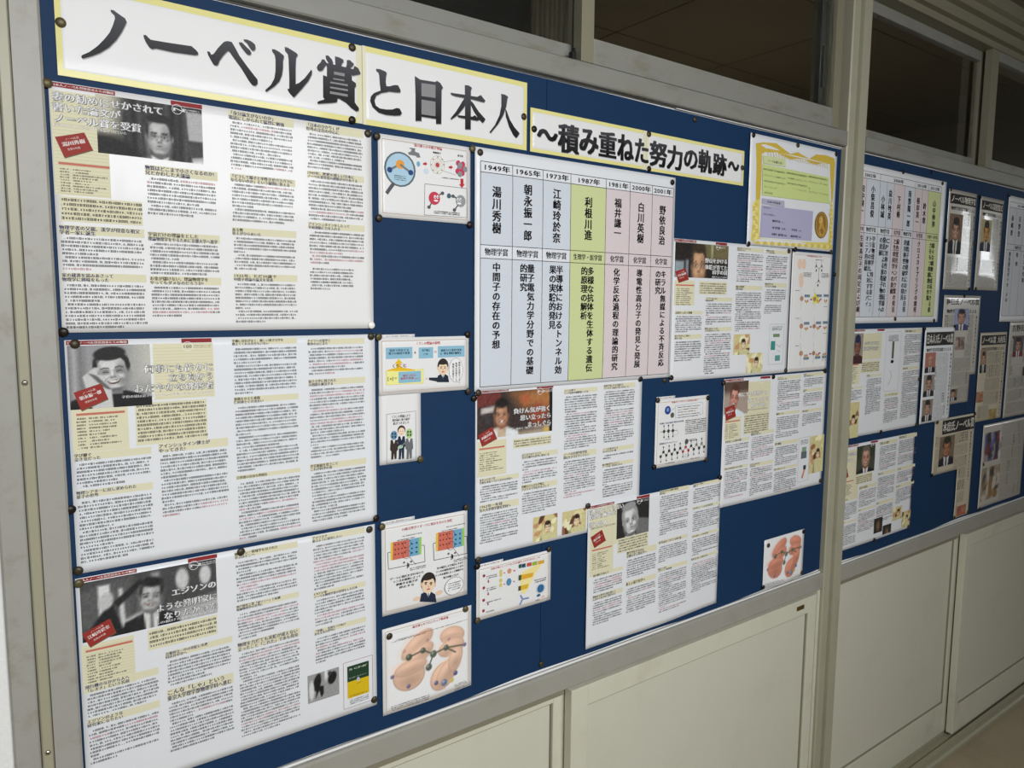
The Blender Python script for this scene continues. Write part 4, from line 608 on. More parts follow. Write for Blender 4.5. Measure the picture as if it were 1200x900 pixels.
def manga(ink, r, seed):
    q = random.Random(seed); sh = []
    H = (r[3] - r[1]) / (r[2] - r[0])
    for _ in range(14):
        c = q.choice([(150, 104, 74), (222, 214, 160), (236, 230, 186), (96, 62, 44), (196, 150, 110), (232, 226, 190)])
        if q.random() < .5: sh.append(('e', q.random(), q.random() * H, q.uniform(.06, .22), q.uniform(.05, .18), q.uniform(0, 180), c, .02))
        else:
            x, y = q.random(), q.random() * H; sh.append(('p', [(x, y), (x + q.uniform(.1, .35), y - q.uniform(0, .2)), (x + q.uniform(.1, .3), y + .14), (x - .05, y + .12)], c, .02))
    sh += face(.6, .5 * H, .12, .15, (232, 214, 178), (180, 140, 104), (60, 44, 34), (206, 200, 150), None, None, hairline=.4, H=H)
    picture(ink, *r, sh, (206, 194, 142), n=40, grain=.03)

def article(key, rect, label, group='printed biography sheets', lift=.0015, amp=.001, curl=0, dim=1.0, mat='paper', short=None):
    a = ART[key]; s = new_sheet('poster', label, 'poster', rect, lift=lift, amp=amp, curl=curl, mat=mat, short=short)
    x0, z0, x1, z1 = rect; top = z1
    bw = Ink(); bw.layer = 0
    # white column paper behind
    for b in a['beige']:
        kb = Ink(); kb.rect(b[0], b[1], b[2], min(b[3], top - .007), BEIGE); out(s, kb, 'tinted_block')
    fine = rgb(196, 188, 146)
    b = a['beige'][0]
    bw.layer = 1
    for i in range(int((min(b[3], top - .007) - b[1]) / .0042)):
        z = b[1] + .002 + i * .0042
        bw.rect(b[0] + .001, z, b[2] - .001, z + .0004, fine)
    # heading bands
    for cx0, cx1, items in a['cols']:
        hd = Ink(); hd.layer = 3; bd = Ink(); bd.layer = 3
        for it in items:
            zb, zt = it[1], it[2]
            if it[0] == 'h':
                kb = Ink(); kb.layer = 1; kb.rect(cx0 + .001, zb + .001, cx1, zt - .0005, BEIGE); out(s, kb, 'heading_band')
                two = bool(it[4]); lh = (zt - zb) * (.46 if two else .6)
                for j, tx in enumerate(it[3:5]):
                    if not tx: continue
                    w = min(cx1 - cx0 - .004, len(tx) * lh * .98)
                    zt2 = zt - .0008 - j * (zt - zb - .001) * .5 if two else zt - (zt - zb) * .2
                    hd.text(tx, cx0 + .001, zt2 - lh, cx0 + .001 + w, zt2, NAVY if j or RND.random() < .7 else BLACK, .03)
            elif it[0] == 't': body(bd, cx0 + .002, zb, cx1 - .002, zt)
            else: body(bd, cx0 + .002, zb, cx1 - .002, zt, pitch=.0048, pink=0, fill=.8)
        stuff(out(s, hd, 'subheading')); stuff(out(s, bd, 'body_text'))
    bd = Ink(); bd.layer = 3
    body(bd, a['intro'][0], a['intro'][1], a['intro'][2], a['intro'][3], pitch=.0054, cell=.0038, pink=0, para=False, colour=rgb(20, 20, 24))
    # dated list
    l = a['lst']; n = a['nl']; p = (l[3] - l[1]) / n
    for i in range(n):
        zt = l[3] - i * p
        body(bd, l[0], zt - p, l[0] + .0115, zt - p * .12, pitch=1, cell=.0024, para=False, colour=rgb(20, 20, 24), pink=0)
        body(bd, l[0] + .0135, zt - p, l[0] + .0135 + RND.uniform(.35, .95) * (l[2] - l[0] - .0135), zt - p * .12, pitch=1, cell=.0034, para=False, colour=rgb(20, 20, 24), pink=0)
    stuff(out(s, bw, 'fine_lines')); stuff(out(s, bd, 'dated_list_text'))
    # photograph
    pf, bg, bf = PICS[key]; ph = a['photo']; r = (ph[0] if key != 'A' else .1500, ph[1], ph[2], top - .0072 if key[0] != 'R' else ph[3])
    pk = Ink(); pk.layer = 2; H = (r[3] - r[1]) / (r[2] - r[0])
    picture(pk, *r, pf(H), bg, n=84 if key in 'ABC' else 56, bgfn=bf); out(s, pk, 'portrait_print')
    # red strip and red tab with the emblem
    tg = Ink(); tg.layer = 4
    sx = x0 + .002 if key != 'R6' else x0 + .004
    tg.rect(sx, top - .0062, x0 + .0725, top - .001, RED); tg.layer = 5
    tg.text('日本人ノーベル賞受賞者たちの物語', sx + .001, top - .0052, x0 + .071, top - .002, rgb(240, 236, 232), .03)
    out(s, tg, 'red_strip_print'); tg = Ink(); tg.layer = 4; tg.rect(x0 + .138, top - .0066, x0 + .1775, top - .001, RED); tg.layer = 5
    tg.ell(x0 + .1455, top - .0115, .0065, .0065, WHITE, ring=.0006)
    tg.text('100' if key == 'B' else 'N', x0 + .1395, top - .0145, x0 + .1515, top - .0085, WHITE if key != 'B' else rgb(70, 60, 40), .02)
    body(tg, x0 + .153, top - .0145, x0 + .1755, top - .0095, pitch=.0025, cell=.0022, colour=rgb(222, 222, 222) if key != 'B' else rgb(150, 146, 120), pink=0, para=False)
    out(s, tg, 'red_tab_print')
    # headline, white with a soft dark rim
    hl = Ink()
    for tx, hx0, hz0, hx1, hz1 in a['head']:
        w = hx1 - hx0; u = w / len(tx); h = min(u * 1.02, .0112); zc = (hz0 + hz1) / 2
        if zc + h / 2 > top - .0075: zc = top - .0078 - h / 2
        hl.layer = 6
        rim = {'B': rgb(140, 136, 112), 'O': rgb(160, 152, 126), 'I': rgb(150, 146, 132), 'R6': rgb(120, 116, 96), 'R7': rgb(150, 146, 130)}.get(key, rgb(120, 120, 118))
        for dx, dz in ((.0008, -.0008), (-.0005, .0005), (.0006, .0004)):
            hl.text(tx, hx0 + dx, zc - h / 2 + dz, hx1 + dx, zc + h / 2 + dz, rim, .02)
        hl.layer = 8
        hl.text(tx, hx0, zc - h / 2, hx1, zc + h / 2, rgb(248, 248, 248), .022)
    tx, q0, w0, q1, w1 = a['sub']; zc = (w0 + w1) / 2; hl.text(tx, q0, zc - .002, q1, zc + .002, rgb(238, 238, 238) if key not in 'IO' else rgb(150, 150, 150), .02)
    out(s, hl, 'headline')
    # tilted red name card
    if a['card']:
        c = a['card']; ck = Ink(); ck.layer = 9
        cxm = sum(p[0] for p in c) / 4; czm = sum(p[1] for p in c) / 4
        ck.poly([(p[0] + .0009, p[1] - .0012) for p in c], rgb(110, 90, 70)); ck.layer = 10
        ck.poly(c, CARD); ck.layer = 11
        ang = math.atan2(c[1][1] - c[0][1], c[1][0] - c[0][0]); ca, sa = math.cos(ang), math.sin(ang)
        wd = math.hypot(c[1][0] - c[0][0], c[1][1] - c[0][1]) * .8
        nm = Ink(); nm.layer = 0; nm.text('ノーベル賞', -wd * .3, .0055, wd * .3, .0085, rgb(240, 220, 210), .02); nm.text(a['name'] or '物理学', -wd / 2, -.001, wd / 2, .0045, rgb(248, 240, 236), .03); nm.text('受賞の年譜', -wd * .35, -.0065, wd * .2, -.0035, rgb(240, 220, 210), .02)
        for v, t, col in zip(nm.v, nm.t, nm.c):
            V = np.stack([cxm + v[:, 0] * ca - v[:, 1] * sa, czm + v[:, 0] * sa + v[:, 1] * ca], 1); ck.add(V, t - t.min(), col)
        out(s, ck, 'name_card_print', label='tilted red name card printed beside the portrait')
    br = a['bar']; bk = Ink(); bk.layer = 4; zc = (br[1] + br[3]) / 2; zc = min(zc, l[3] + .006)
    bk.rect(br[0], zc - .0015, br[2], zc + .0015, rgb(196, 116, 96)); out(s, bk, 'list_header_bar')
    for i, r in enumerate(a.get('illus', [])):
        k = Ink(); k.layer = 3; manga(k, r, 11 * i + len(SHEETS)); out(s, k, 'comic_print')
    for i, r in enumerate(a.get('dark', [])):
        k = Ink(); k.layer = 3; picture(k, *r, [('e', .5, .5, .2, .3, 0, (120, 100, 70), .2)], (50, 46, 44), n=16); out(s, k, 'photo_print')
    if 'item' in a:
        k = Ink(); k.layer = 3; r = a['item']; w = r[2] - r[0]; h = r[3] - r[1]
        k.frame(*r, .0006, rgb(150, 130, 140)); body(k, r[0] + w * .15, r[3] - h * .16, r[2] - w * .15, r[3] - h * .05, pitch=.003, cell=.0025, pink=0, para=False)
        if key == 'K':
            k.rect(r[0] + w * .25, r[1] + h * .68, r[0] + w * .7, r[1] + h * .76, rgb(110, 140, 104)); k.rect(r[0] + w * .12, r[1] + h * .36, r[0] + w * .42, r[1] + h * .58, rgb(64, 140, 132)); k.line([(r[0] + w * .5, r[1] + h * .5), (r[0] + w * .75, r[1] + h * .42), (r[0] + w * .85, r[1] + h * .5)], .0008, RED); k.rect(r[0] + w * .45, r[1] + h * .08, r[0] + w * .8, r[1] + h * .22, rgb(90, 150, 146)); k.line([(r[0] + w * .6, r[1] + h * .35), (r[0] + w * .8, r[1] + h * .3)], .0008, rgb(80, 140, 90))
        elif key == 'O':
            k.rect(r[0] + w * .25, r[1] + h * .52, r[2] - w * .25, r[1] + h * .68, rgb(96, 104, 110)); k.rect(r[0] + w * .3, r[1] + h * .68, r[2] - w * .3, r[1] + h * .78, rgb(132, 160, 130)); k.poly([(r[0] + w * .35, r[1] + h * .08), (r[0] + w * .5, r[1] + h * .06), (r[2] - w * .3, r[1] + h * .26), (r[2] - w * .42, r[1] + h * .28)], rgb(206, 132, 96)); k.rect(r[0] + w * .5, r[1] + h * .26, r[2] - w * .25, r[1] + h * .36, rgb(60, 60, 66))
        else:
            k.rect(r[0] + w * .42, r[1] + h * .55, r[0] + w * .56, r[3] - h * .16, rgb(90, 94, 80)); k.ell(r[0] + w * .48, r[1] + h * .5, w * .1, h * .03, BLACK); k.line([(r[0] + w * .3, r[1] + h * .1), (r[0] + w * .5, r[1] + h * .25), (r[0] + w * .4, r[1] + h * .35)], .0012, rgb(90, 70, 50))
        out(s, k, 'diagram_print')
    return s

sA = article('A', (.1000, 1.5100, .5265, 1.8150), 'glossy biography poster with a monochrome man in glasses, topmost of the left stack', lift=.002, mat='paper_lam', short='topmost left poster')
sB = article('B', (.1015, 1.1965, .5285, 1.5005), 'biography poster with a smiling man resting his cheek on his hand, left side', short='smiling man poster')
sC = article('C', (.0985, .8790, .5245, 1.1905), 'biography poster with a man waving beside an aeroplane, lowest of the left stack', short='waving man poster')
k = Ink(); k.layer = 3
r = ART['C']['photo2']; picture(k, r[0], r[1], r[2], r[3] + .002, [('e', .3, .3, .12, .26, 10, (30, 30, 30), .03), ('e', .36, .1, .06, .07, 0, (40, 40, 40), .02), ('p', [(.28, .4), (.5, .45), (.5, .7), (.42, .8), (.36, .55), (.24, .8)], (26, 26, 26), .02), ('e', .78, .28, .13, .2, 20, (28, 28, 28), .03), ('e', .7, .12, .07, .07, 0, (60, 60, 60), .02), ('e', .12, .5, .08, .3, 0, (210, 210, 210), .04), ('e', .58, .1, .05, .2, 0, (220, 220, 220), .05)], (150, 150, 150), n=40); out(sC, k, 'photo_print', label='small monochrome photo of two men bending down')
k = Ink(); k.layer = 3; b = ART['C']['book']; w = b[2] - b[0]; h = b[3] - b[1]; k.frame(*b, .0006, rgb(150, 70, 70))
cx0, cx1 = b[0] + w * .13, b[2] - w * .13; cz0, cz1 = b[1] + h * .2, b[3] - h * .1; zm = cz0 + (cz1 - cz0) * .52
k.rect(cx0, zm, cx1, cz1, rgb(32, 62, 42)); k.rect(cx0, cz0, cx1, zm, rgb(214, 180, 24)); k.layer = 4
k.text('SONY', cx0 + .003, cz1 - .008, cx1 - .003, cz1 - .0035, rgb(214, 220, 200), .02); body(k, cx0 + .003, zm + .0045, cx1 - .003, zm + .007, pitch=1, cell=.0022, colour=rgb(190, 200, 180), pink=0, para=False)
k.ell((cx0 + cx1) / 2, zm, .0028, .0036, rgb(190, 196, 200)); k.ell((cx0 + cx1) / 2, zm, .0012, .0018, rgb(50, 60, 70)); k.text('トランジスタ', (cx0 + cx1) / 2 - .004, zm - .008, (cx0 + cx1) / 2 + .004, zm - .0055, BLACK, .02)
body(k, cx0 + .003, cz0 + .001, cx1 - .003, cz0 + .005, pitch=.0025, cell=.0022, pink=0, para=False); body(k, b[0] + w * .2, b[1] + h * .05, b[2] - w * .15, b[1] + h * .17, pitch=.003, cell=.0024, pink=0, para=False)
out(sC, k, 'book_cover_print', label='printed picture of a green and yellow book cover')
sH = article('H', (.7215, 1.0920, 1.1400, 1.3990), 'biography poster with a man in a white coat, below the wide table of prizes', lift=.0012, short='white coat man poster')
sI = article('I', (.9915, .8460, 1.4080, 1.1470), 'biography poster with a white-haired man in monochrome, hanging lowest in the middle', lift=.0042, curl=.006, short='white-haired man poster')
sK = article('K', (1.2240, 1.3850, 1.6515, 1.6910), 'biography poster with a balding man before bookshelves, right of the table of prizes', lift=.0016, short='balding man poster')
sO = article('O', (1.4095, 1.0760, 1.8350, 1.3805), 'biography poster with a laughing man in a pale shirt, at the centre post', lift=.0018, curl=.002, short='laughing man poster')

# ---- the two long titles
YEL = rgb(228, 221, 146)
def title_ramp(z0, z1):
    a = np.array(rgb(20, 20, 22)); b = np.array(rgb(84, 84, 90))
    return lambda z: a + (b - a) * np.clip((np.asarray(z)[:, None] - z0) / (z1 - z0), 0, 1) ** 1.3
preload('〜積み重ねた努力の軌跡', .045)
def title_sheet(rect, label, sides, short):
    s = new_sheet('title_banner', label, 'banner', rect, lift=.0012, amp=.0006, mat='paper_lam', group='title banners', short=short)
    x0, z0, x1, z1 = rect; k = Ink(); k.layer = 1; w = .0082 if z1 - z0 > .1 else .0065
    k.rect(x0, z0, x1, z0 + w, YEL); k.rect(x0, z1 - w, x1, z1, YEL)
    if 'l' in sides: k.rect(x0, z0 + w, x0 + w * .8, z1 - w, YEL)
    if 'r' in sides: k.rect(x1 - w * .9, z0 + w, x1, z1 - w, YEL)
    k.layer = 2
    if 'l' in sides: k.rect(x1 - .009, z0, x1, z1, rgb(226, 222, 190))
    else: k.rect(x0, z0, x0 + .006, z1, rgb(228, 224, 196))
    out(s, k, 'yellow_border', 'ink_gloss'); return s
t1 = title_sheet((.1110, 1.8235, .5130, 1.9385), 'wide white banner with yellow border reading ノーベル賞 in large brush letters', 'l', 'left half of the main title')
t2 = title_sheet((.5135, 1.8230, .8300, 1.9395), 'white banner with yellow border reading と日本人, right half of the main title', 'r', 'right half of the main title')
t3 = title_sheet((.8380, 1.8225, 1.1350, 1.8990), 'left half of the small yellow-bordered subtitle banner, right of the large title', 'l', 'left half of the subtitle')
t4 = title_sheet((1.1355, 1.8215, 1.4515, 1.8985), 'right half of the small yellow-bordered subtitle banner, ending beside the certificate', 'r', 'right half of the subtitle')
def letters(sheets, split, items):
    for i, s in enumerate(sheets):
        sh = Ink(); lt = Ink()
        for kind, it in items:
            xs_ = [p[0] for p in it[0]] if kind == 'poly' else [it[1]]
            if (min(xs_) > split) != bool(i): continue
            if kind == 'poly':
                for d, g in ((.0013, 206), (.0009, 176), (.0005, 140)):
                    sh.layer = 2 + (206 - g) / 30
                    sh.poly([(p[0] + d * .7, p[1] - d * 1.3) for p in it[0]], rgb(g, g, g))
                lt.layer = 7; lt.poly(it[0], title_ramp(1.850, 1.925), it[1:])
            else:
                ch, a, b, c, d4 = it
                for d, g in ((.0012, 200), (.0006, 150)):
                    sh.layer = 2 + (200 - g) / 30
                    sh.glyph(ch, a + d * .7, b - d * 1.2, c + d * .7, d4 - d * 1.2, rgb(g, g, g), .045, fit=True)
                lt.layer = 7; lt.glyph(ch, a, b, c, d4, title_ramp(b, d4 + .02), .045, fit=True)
        out(s, sh, 'printed_letter_shadow', 'ink_gloss'); out(s, lt, 'title_letters', 'ink_gloss')
letters((t1, t2), .5133, [('poly', g) for g in TITLE]); letters((t3, t4), 1.1353, [('g', g) for g in SUBT])

# ---- tables of prizes
TBLUE = rgb(206, 212, 220); TGREEN = rgb(202, 210, 154); TPINK = rgb(215, 202, 204)
def table(s, X, Z, cols, heads, names, prizes, texts, namebox, wv=True):
    ln = Ink(); ln.layer = 4; tx = Ink(); tx.layer = 5; yt = Ink(); yt.layer = 5
    wob = lambda x, z: .0016 * math.sin(z * 23 + x * 15) if wv else 0
    for i, c in enumerate(cols):
        bg = Ink(); bg.rect(X[i], Z[4], X[i + 1], Z[3], c); bg.rect(X[i], Z[2], X[i + 1], Z[1], c); bg.rect(X[i], Z[3], X[i + 1], Z[2], c if c is not TBLUE else rgb(222, 225, 230)); out(s, bg, 'tinted_column')
    for x in X: ln.line([(x, Z[4]), (x, Z[1])], .0011, BLACK)
    for z in Z: ln.line([(X[0], z), (X[-1], z)], .0011, BLACK)
    for a, b, st_ in heads:
        if a > 0: ln.line([(X[a], Z[1]), (X[a], Z[0])], .0011, BLACK)
        w = min((X[b] - X[a]) * .84, .058); xc = (X[a] + X[b]) / 2; h = .0115
        zc = (Z[0] + Z[1]) / 2; yt.text(st_, xc - w / 2, zc - h / 2, xc + w / 2, zc + h / 2, BLACK, .034)
    ln.line([(X[0], Z[1]), (X[0], Z[0])], .0011, BLACK); ln.line([(X[-1], Z[1]), (X[-1], Z[0])], .0011, BLACK)
    for i, (nm, (f0, f1)) in enumerate(zip(names, namebox)):
        n = len(nm); H = Z[1] - Z[2]; zt = Z[1] - f0 * H; ex = (f1 - f0) * H; p = ex / n
        tx.vtext(nm, (X[i] + X[i + 1]) / 2, zt, min(.0215, p * .98), p, BLACK, .034, w=min(.0195, (X[i + 1] - X[i]) * .62))
    for a, b, pz in prizes:
        w = min((X[b] - X[a]) * .82, len(pz) * .0125); xc = (X[a] + X[b]) / 2; zc = (Z[2] + Z[3]) / 2; h = min(.0135, w / len(pz) * 1.15)
        tx.text(pz, xc - w / 2, zc - h / 2, xc + w / 2, zc + h / 2, BLACK, .03)
    for a, b, cl, f1 in texts:
        H = Z[3] - Z[4]; m = len(cl); nmax = max(len(c_) for c_ in cl); p = (f1 - .03) * H / nmax; sz = min(.0168, p * .97)
        wd = X[b] - X[a]
        for j, t_ in enumerate(cl):
            xc = (X[a] + X[b]) / 2 + ((m - 1) / 2 - j) * min(.0165, wd / (m + .3))
            tx.vtext(t_, xc, Z[3] - .028 * H, sz, p, BLACK, .034, w=min(sz * 1.05, wd / (m + .2)))
    stuff(out(s, ln, 'ruled_grid')); stuff(out(s, yt, 'year_heading')); stuff(out(s, tx, 'table_text'))
s = new_sheet('prize_table', 'wide crinkled table of prizewinners from 1949 to 2001 with seven tinted columns', 'chart', (.7180, 1.3960, 1.2225, 1.8155), lift=.0026, amp=.0022, group=None, short='wide prize table')
preload('1949年65738201湯川秀樹朝永振一郎江崎玲於奈利根川進福井謙白英野依良治物理学賞生・医化', .03)
table(s, [.7296, .7973, .8663, .9333, 1.0233, 1.0884, 1.1521, 1.2168], [1.7929, 1.775, 1.6518, 1.6289, 1.4036],
      [TBLUE] * 3 + [TGREEN] + [TPINK] * 3, [(0, 1, '1949年'), (1, 2, '1965年'), (2, 3, '1973年'), (3, 4, '1987年'), (4, 5, '1981年'), (5, 6, '2000年'), (6, 7, '2001年')],
      ['湯川秀樹', '朝永振一郎', '江崎玲於奈', '利根川進', '福井謙一', '白川英樹', '野依良治'],
      [(0, 1, '物理学賞'), (1, 2, '物理学賞'), (2, 3, '物理学賞'), (3, 4, '生理学・医学賞'), (4, 5, '化学賞'), (5, 6, '化学賞'), (6, 7, '化学賞')],
      [(0, 1, ['中間子の存在の予想'], .71), (1, 2, ['量子電気力学分野での基礎', '的研究'], .93), (2, 3, ['半導体におけるトンネル効', '果の実験的発見'], .94), (3, 4, ['多様な抗体を生体する遺伝', '的原理の解析'], .94), (4, 5, ['化学反応過程の理論的研究'], .94), (5, 6, ['導電性高分子の発見と発展'], .93), (6, 7, ['キラル無媒による不斉反応', 'の研究'], .93)],
      [(.17, .84), (.09, .91), (.10, .91), (.165, .835), (.13, .76), (.15, .82), (.155, .82)])
s = new_sheet('prize_table', 'wide table of prizewinners from 2002 to 2012, right of the centre post', 'chart', (1.9450, 1.5040, 2.4400, 1.9285), lift=.0016, amp=.0018, short='prize table behind the centre post')
table(s, [1.9462, 1.9802, 2.0486, 2.0857, 2.1236, 2.1848, 2.2475, 2.2907, 2.3282, 2.408], [1.911, 1.893, 1.7688, 1.749, 1.5215],
      [TPINK, TBLUE, TBLUE, TBLUE, TPINK, TBLUE, TPINK, TPINK, TGREEN], [(0, 2, '2002年'), (2, 6, '2008年'), (6, 8, '2010年'), (8, 9, '2012年')],
      ['田中耕一', '小柴昌俊', '小林誠', '益川敏英', '下村脩', '南部陽一郎', '根岸英一', '鈴木章', '山中伸弥'],
      [(0, 1, '化学賞'), (1, 2, '物理学賞'), (2, 4, '物理学賞'), (4, 5, '化学賞'), (5, 6, '物理学賞'), (6, 8, '化学賞'), (8, 9, '生理学・医学賞')],
      [(0, 1, ['生体高分子の同定および構', '造解析のための手法の開発'], .95), (1, 2, ['宇宙物理学、特に宇宙ニュー', 'トリノの検出に対するパイ', 'オニア的貢献'], .95), (2, 4, ['CP対称性の破れの起源の', '発見による素粒子物理学へ', 'の貢献'], .95), (4, 5, ['緑色蛍光タンパク質の発見', 'と生命科学への貢献'], .95), (5, 6, ['素粒子物理学における自発', '的対称性の破れの発見'], .95), (6, 8, ['クロスカップリングの開発'], .95), (8, 9, ['様々な細胞に成長できる能', '力をもつ幹細胞の作製'], .95)],
      [(.15, .78), (.12, .82), (.3, .8), (.15, .82), (.25, .75), (.08, .92), (.2, .85), (.3, .8), (.2, .85)])
s = new_sheet('prize_table', 'tinted table of prizewinners cut off by the right edge of the photo', 'chart', (2.9000, 1.5010, 3.38, 1.9310), lift=.0016, amp=.0015, short='rightmost prize table')
table(s, [2.912, 2.972, 3.035, 3.10, 3.165, 3.23, 3.30, 3.365], [1.911, 1.893, 1.7688, 1.749, 1.5215], [rgb(204, 208, 214)] * 3 + [TGREEN] + [TPINK] * 3, [(0, 3, '2014年'), (3, 4, '2015年'), (4, 5, '2015年'), (5, 6, '2016年'), (6, 7, '2018年')],
      ['赤崎勇', '天野浩', '中村修二', '大村智', '梶田隆章', '大隅良典', '本庶佑'], [(0, 3, '物理学賞'), (3, 4, '医学賞'), (4, 5, '物理学賞'), (5, 6, '医学賞'), (6, 7, '医学賞')],
      [(0, 1, ['青色発光ダイオードの'], .8), (1, 2, ['発明'], .3), (2, 3, ['省エネ光源'], .5), (3, 4, ['寄生虫感染症の治療法'], .8), (4, 5, ['ニュートリノ振動の発見'], .9), (5, 6, ['オートファジーの仕組み'], .9), (6, 7, ['免疫抑制の解除'], .7)], [(.2, .8)] * 7)
# ---- small laminated drawings. D2 maps drawing units of each sheet (corners given) onto the sheet
def D2(c, rect):
    (ax, ay), (bx, by), (cx, cy), (dx, dy) = c; x0, z0, x1, z1 = rect
    def f(x, y):
        u, v = .5, .5
        for _ in range(8):
            top = ay + (by - ay) * u; bot = dy + (cy - dy) * u; v = (y - top) / (bot - top)
            l = ax + (dx - ax) * v; r = bx + (cx - bx) * v; u = (x - l) / (r - l)
        return x0 + u * (x1 - x0), z1 - v * (z1 - z0)
    return f
TAN = rgb(196, 176, 158); RTX = rgb(190, 44, 50); SKY = rgb(140, 186, 208)
class Draw:
    def __init__(s, c, rect): s.f = D2(c, rect); s.k = Ink(); s.k.layer = 2; s.r = rect
    def up(s): s.k.layer += .6
    def P(s, *p): return [s.f(*q) for q in p]
    def poly(s, pts, c): s.k.poly(s.P(*pts), c); s.up()
    def line(s, pts, c, w=.0007): s.k.line(s.P(*pts), w, c)
    def ell(s, x, y, rx, ry, c, ring=None):
        X, Z = s.f(x, y); X1, _ = s.f(x + rx, y); _, Z1 = s.f(x, y + ry); s.k.ell(X, Z, abs(X1 - X), abs(Z1 - Z), c, ring=ring); s.up()
    def rect(s, x0, y0, x1, y1, c): a = s.f(x0, y0); b = s.f(x1, y1); s.k.rect(min(a[0], b[0]), min(a[1], b[1]), max(a[0], b[0]), max(a[1], b[1]), c); s.up()
    def text(s, st_, x0, y, x1, hh, c=BLACK, w=.03):
        """one line, centred on y, hh high (metres)"""
        a = s.f(x0, y); b = s.f(x1, y); z = s.f((x0 + x1) / 2, y)[1]; s.k.text(st_, a[0], z - hh / 2, b[0], z + hh / 2, c, w)
    def small(s, x0, y, x1, c=BLACK, n=1, hh=.0028, cell=.0024):
        a = s.f(x0, y); b = s.f(x1, y); z = s.f((x0 + x1) / 2, y)[1]
        body(s.k, a[0], z - hh * n, b[0], z, pitch=hh, cell=cell, colour=c, pink=0, para=False)
    def arrow(s, x, y, c, d='r', a=14):
        p = {'r': [(x - a, y - a * .5), (x, y - a * .5), (x, y - a), (x + a, y), (x, y + a), (x, y + a * .5), (x - a, y + a * .5)], 'd': [(x - a * .6, y - a * 1.6), (x + a * .6, y - a * 1.6), (x + a * .6, y + a * .4), (x + a * 1.2, y + a * .4), (x, y + a * 1.8), (x - a * 1.2, y + a * .4), (x - a * .6, y + a * .4)]}[d]
        s.poly(p, c)
    def border(s, m=.006, tint=TAN):
        x0, z0, x1, z1 = s.r; s.k.frame(x0 + m, z0 + m, x1 - m, z1 - m, .0013, tint)
def cartoon(d, x, y, w, h, suit=(34, 44, 66)):
    """small comic head and shoulders"""
    d.poly([(x - w * 1.25, y + h * 2.0), (x - w * 1.05, y + h * 1.15), (x - w * .4, y + h * .9), (x + w * .4, y + h * .9), (x + w * 1.05, y + h * 1.15), (x + w * 1.25, y + h * 2.0)], rgb(*suit))
    d.poly([(x - w * .38, y + h * .9), (x + w * .38, y + h * .9), (x, y + h * 1.5)], rgb(238, 238, 240)); d.poly([(x - w * .08, y + h), (x + w * .08, y + h), (x + w * .1, y + h * 1.5), (x - w * .1, y + h * 1.5)], rgb(90, 96, 130))
    d.ell(x, y - h * .15, w * 1.12, h * 1.02, rgb(48, 40, 36)); d.ell(x, y + h * .2, w * .95, h * .85, rgb(236, 208, 178)); d.ell(x, y - h * .62, w * .9, h * .3, rgb(48, 40, 36))
    for sx in (-1, 1): d.ell(x + sx * w * .38, y + h * .12, w * .13, h * .07, BLACK); d.ell(x + sx * w * 1.0, y + h * .15, w * .14, h * .2, rgb(228, 194, 164)); d.rect(x + sx * w * .38 - w * .2, y - h * .08, x + sx * w * .38 + w * .2, y - h * .02, rgb(48, 40, 36))
    d.ell(x, y + h * .35, w * .1, h * .1, rgb(206, 164, 136)); d.ell(x, y + h * .62, w * .28, h * .07, rgb(176, 70, 60))

def small_sheet(label, rect, short, **kw): return new_sheet('diagram_sheet', label, 'sheet', rect, mat='paper_lam', group='laminated diagram sheets', short=short, **kw)

# magnifying glass drawing
s = small_sheet('small laminated drawing of a magnifying glass and smiling particles, under the title', (.5380, 1.6850, .7098, 1.8130), 'magnifying glass drawing', amp=.0012)
d = Draw([(80, 115), (835, 235), (830, 855), (95, 790)], s.b); d.border(.007)
d.text('湯川博士の中間子理論', 360, 228, 590, .0052, RTX)
d.line([(205, 515), (150, 600)], rgb(84, 86, 88), .006); d.ell(252, 405, 122, 142, rgb(96, 106, 112)); d.ell(252, 405, 108, 128, rgb(172, 204, 222))
d.line([(172, 408), (252, 365), (335, 432)], rgb(120, 120, 120), .0035); d.ell(252, 365, 33, 36, rgb(232, 156, 60)); d.ell(172, 408, 20, 23, rgb(36, 66, 120)); d.ell(335, 432, 20, 22, rgb(36, 66, 120))
d.small(205, 452, 300, n=3, hh=.003)
d.poly([(312, 270), (335, 262), (342, 240), (365, 240), (370, 265), (400, 275), (412, 310), (385, 312), (375, 298), (320, 288)], rgb(120, 122, 126)); d.line([(325, 236), (370, 242)], rgb(100, 102, 106), .0016)
d.ell(395, 362, 14, 22, rgb(110, 170, 200)); d.ell(458, 420, 22, 22, rgb(206, 218, 228))
d.arrow(450, 362, RTX, a=17); d.arrow(662, 392, RTX, a=17); d.arrow(757, 520, RTX, 'd', 22)
d.text('物質原子', 512, 275, 580, .0036); d.text('原子核', 720, 302, 768, .0036)
for rr in (60, 42, 26): d.ell(550, 370, rr, rr * 1.25, rgb(206, 196, 168), ring=.0009)
for i in range(8): d.ell(550 + 52 * math.cos(i * .79), 370 + 62 * math.sin(i * .79), 5, 5, rgb(130, 120, 90))
d.ell(550, 372, 16, 20, rgb(190, 66, 70)); d.line([(600, 348), (705, 335)], rgb(150, 150, 150), .0005); d.line([(600, 420), (705, 455)], rgb(150, 150, 150), .0005)
for x, y, c in ((725, 360, 0), (765, 370, 0), (735, 400, 1), (770, 400, 0), (745, 430, 0), (720, 425, 0), (760, 440, 0), (785, 410, 1), (740, 375, 1), (740, 448, 1)): d.ell(x, y, 20, 23, rgb(196, 60, 92) if not c else rgb(140, 140, 146))
d.small(585, 476, 735, n=1)
a = d.P((447, 522), (800, 565), (802, 800), (445, 775)); d.k.line(a + a[:1], .0006, rgb(120, 120, 120))
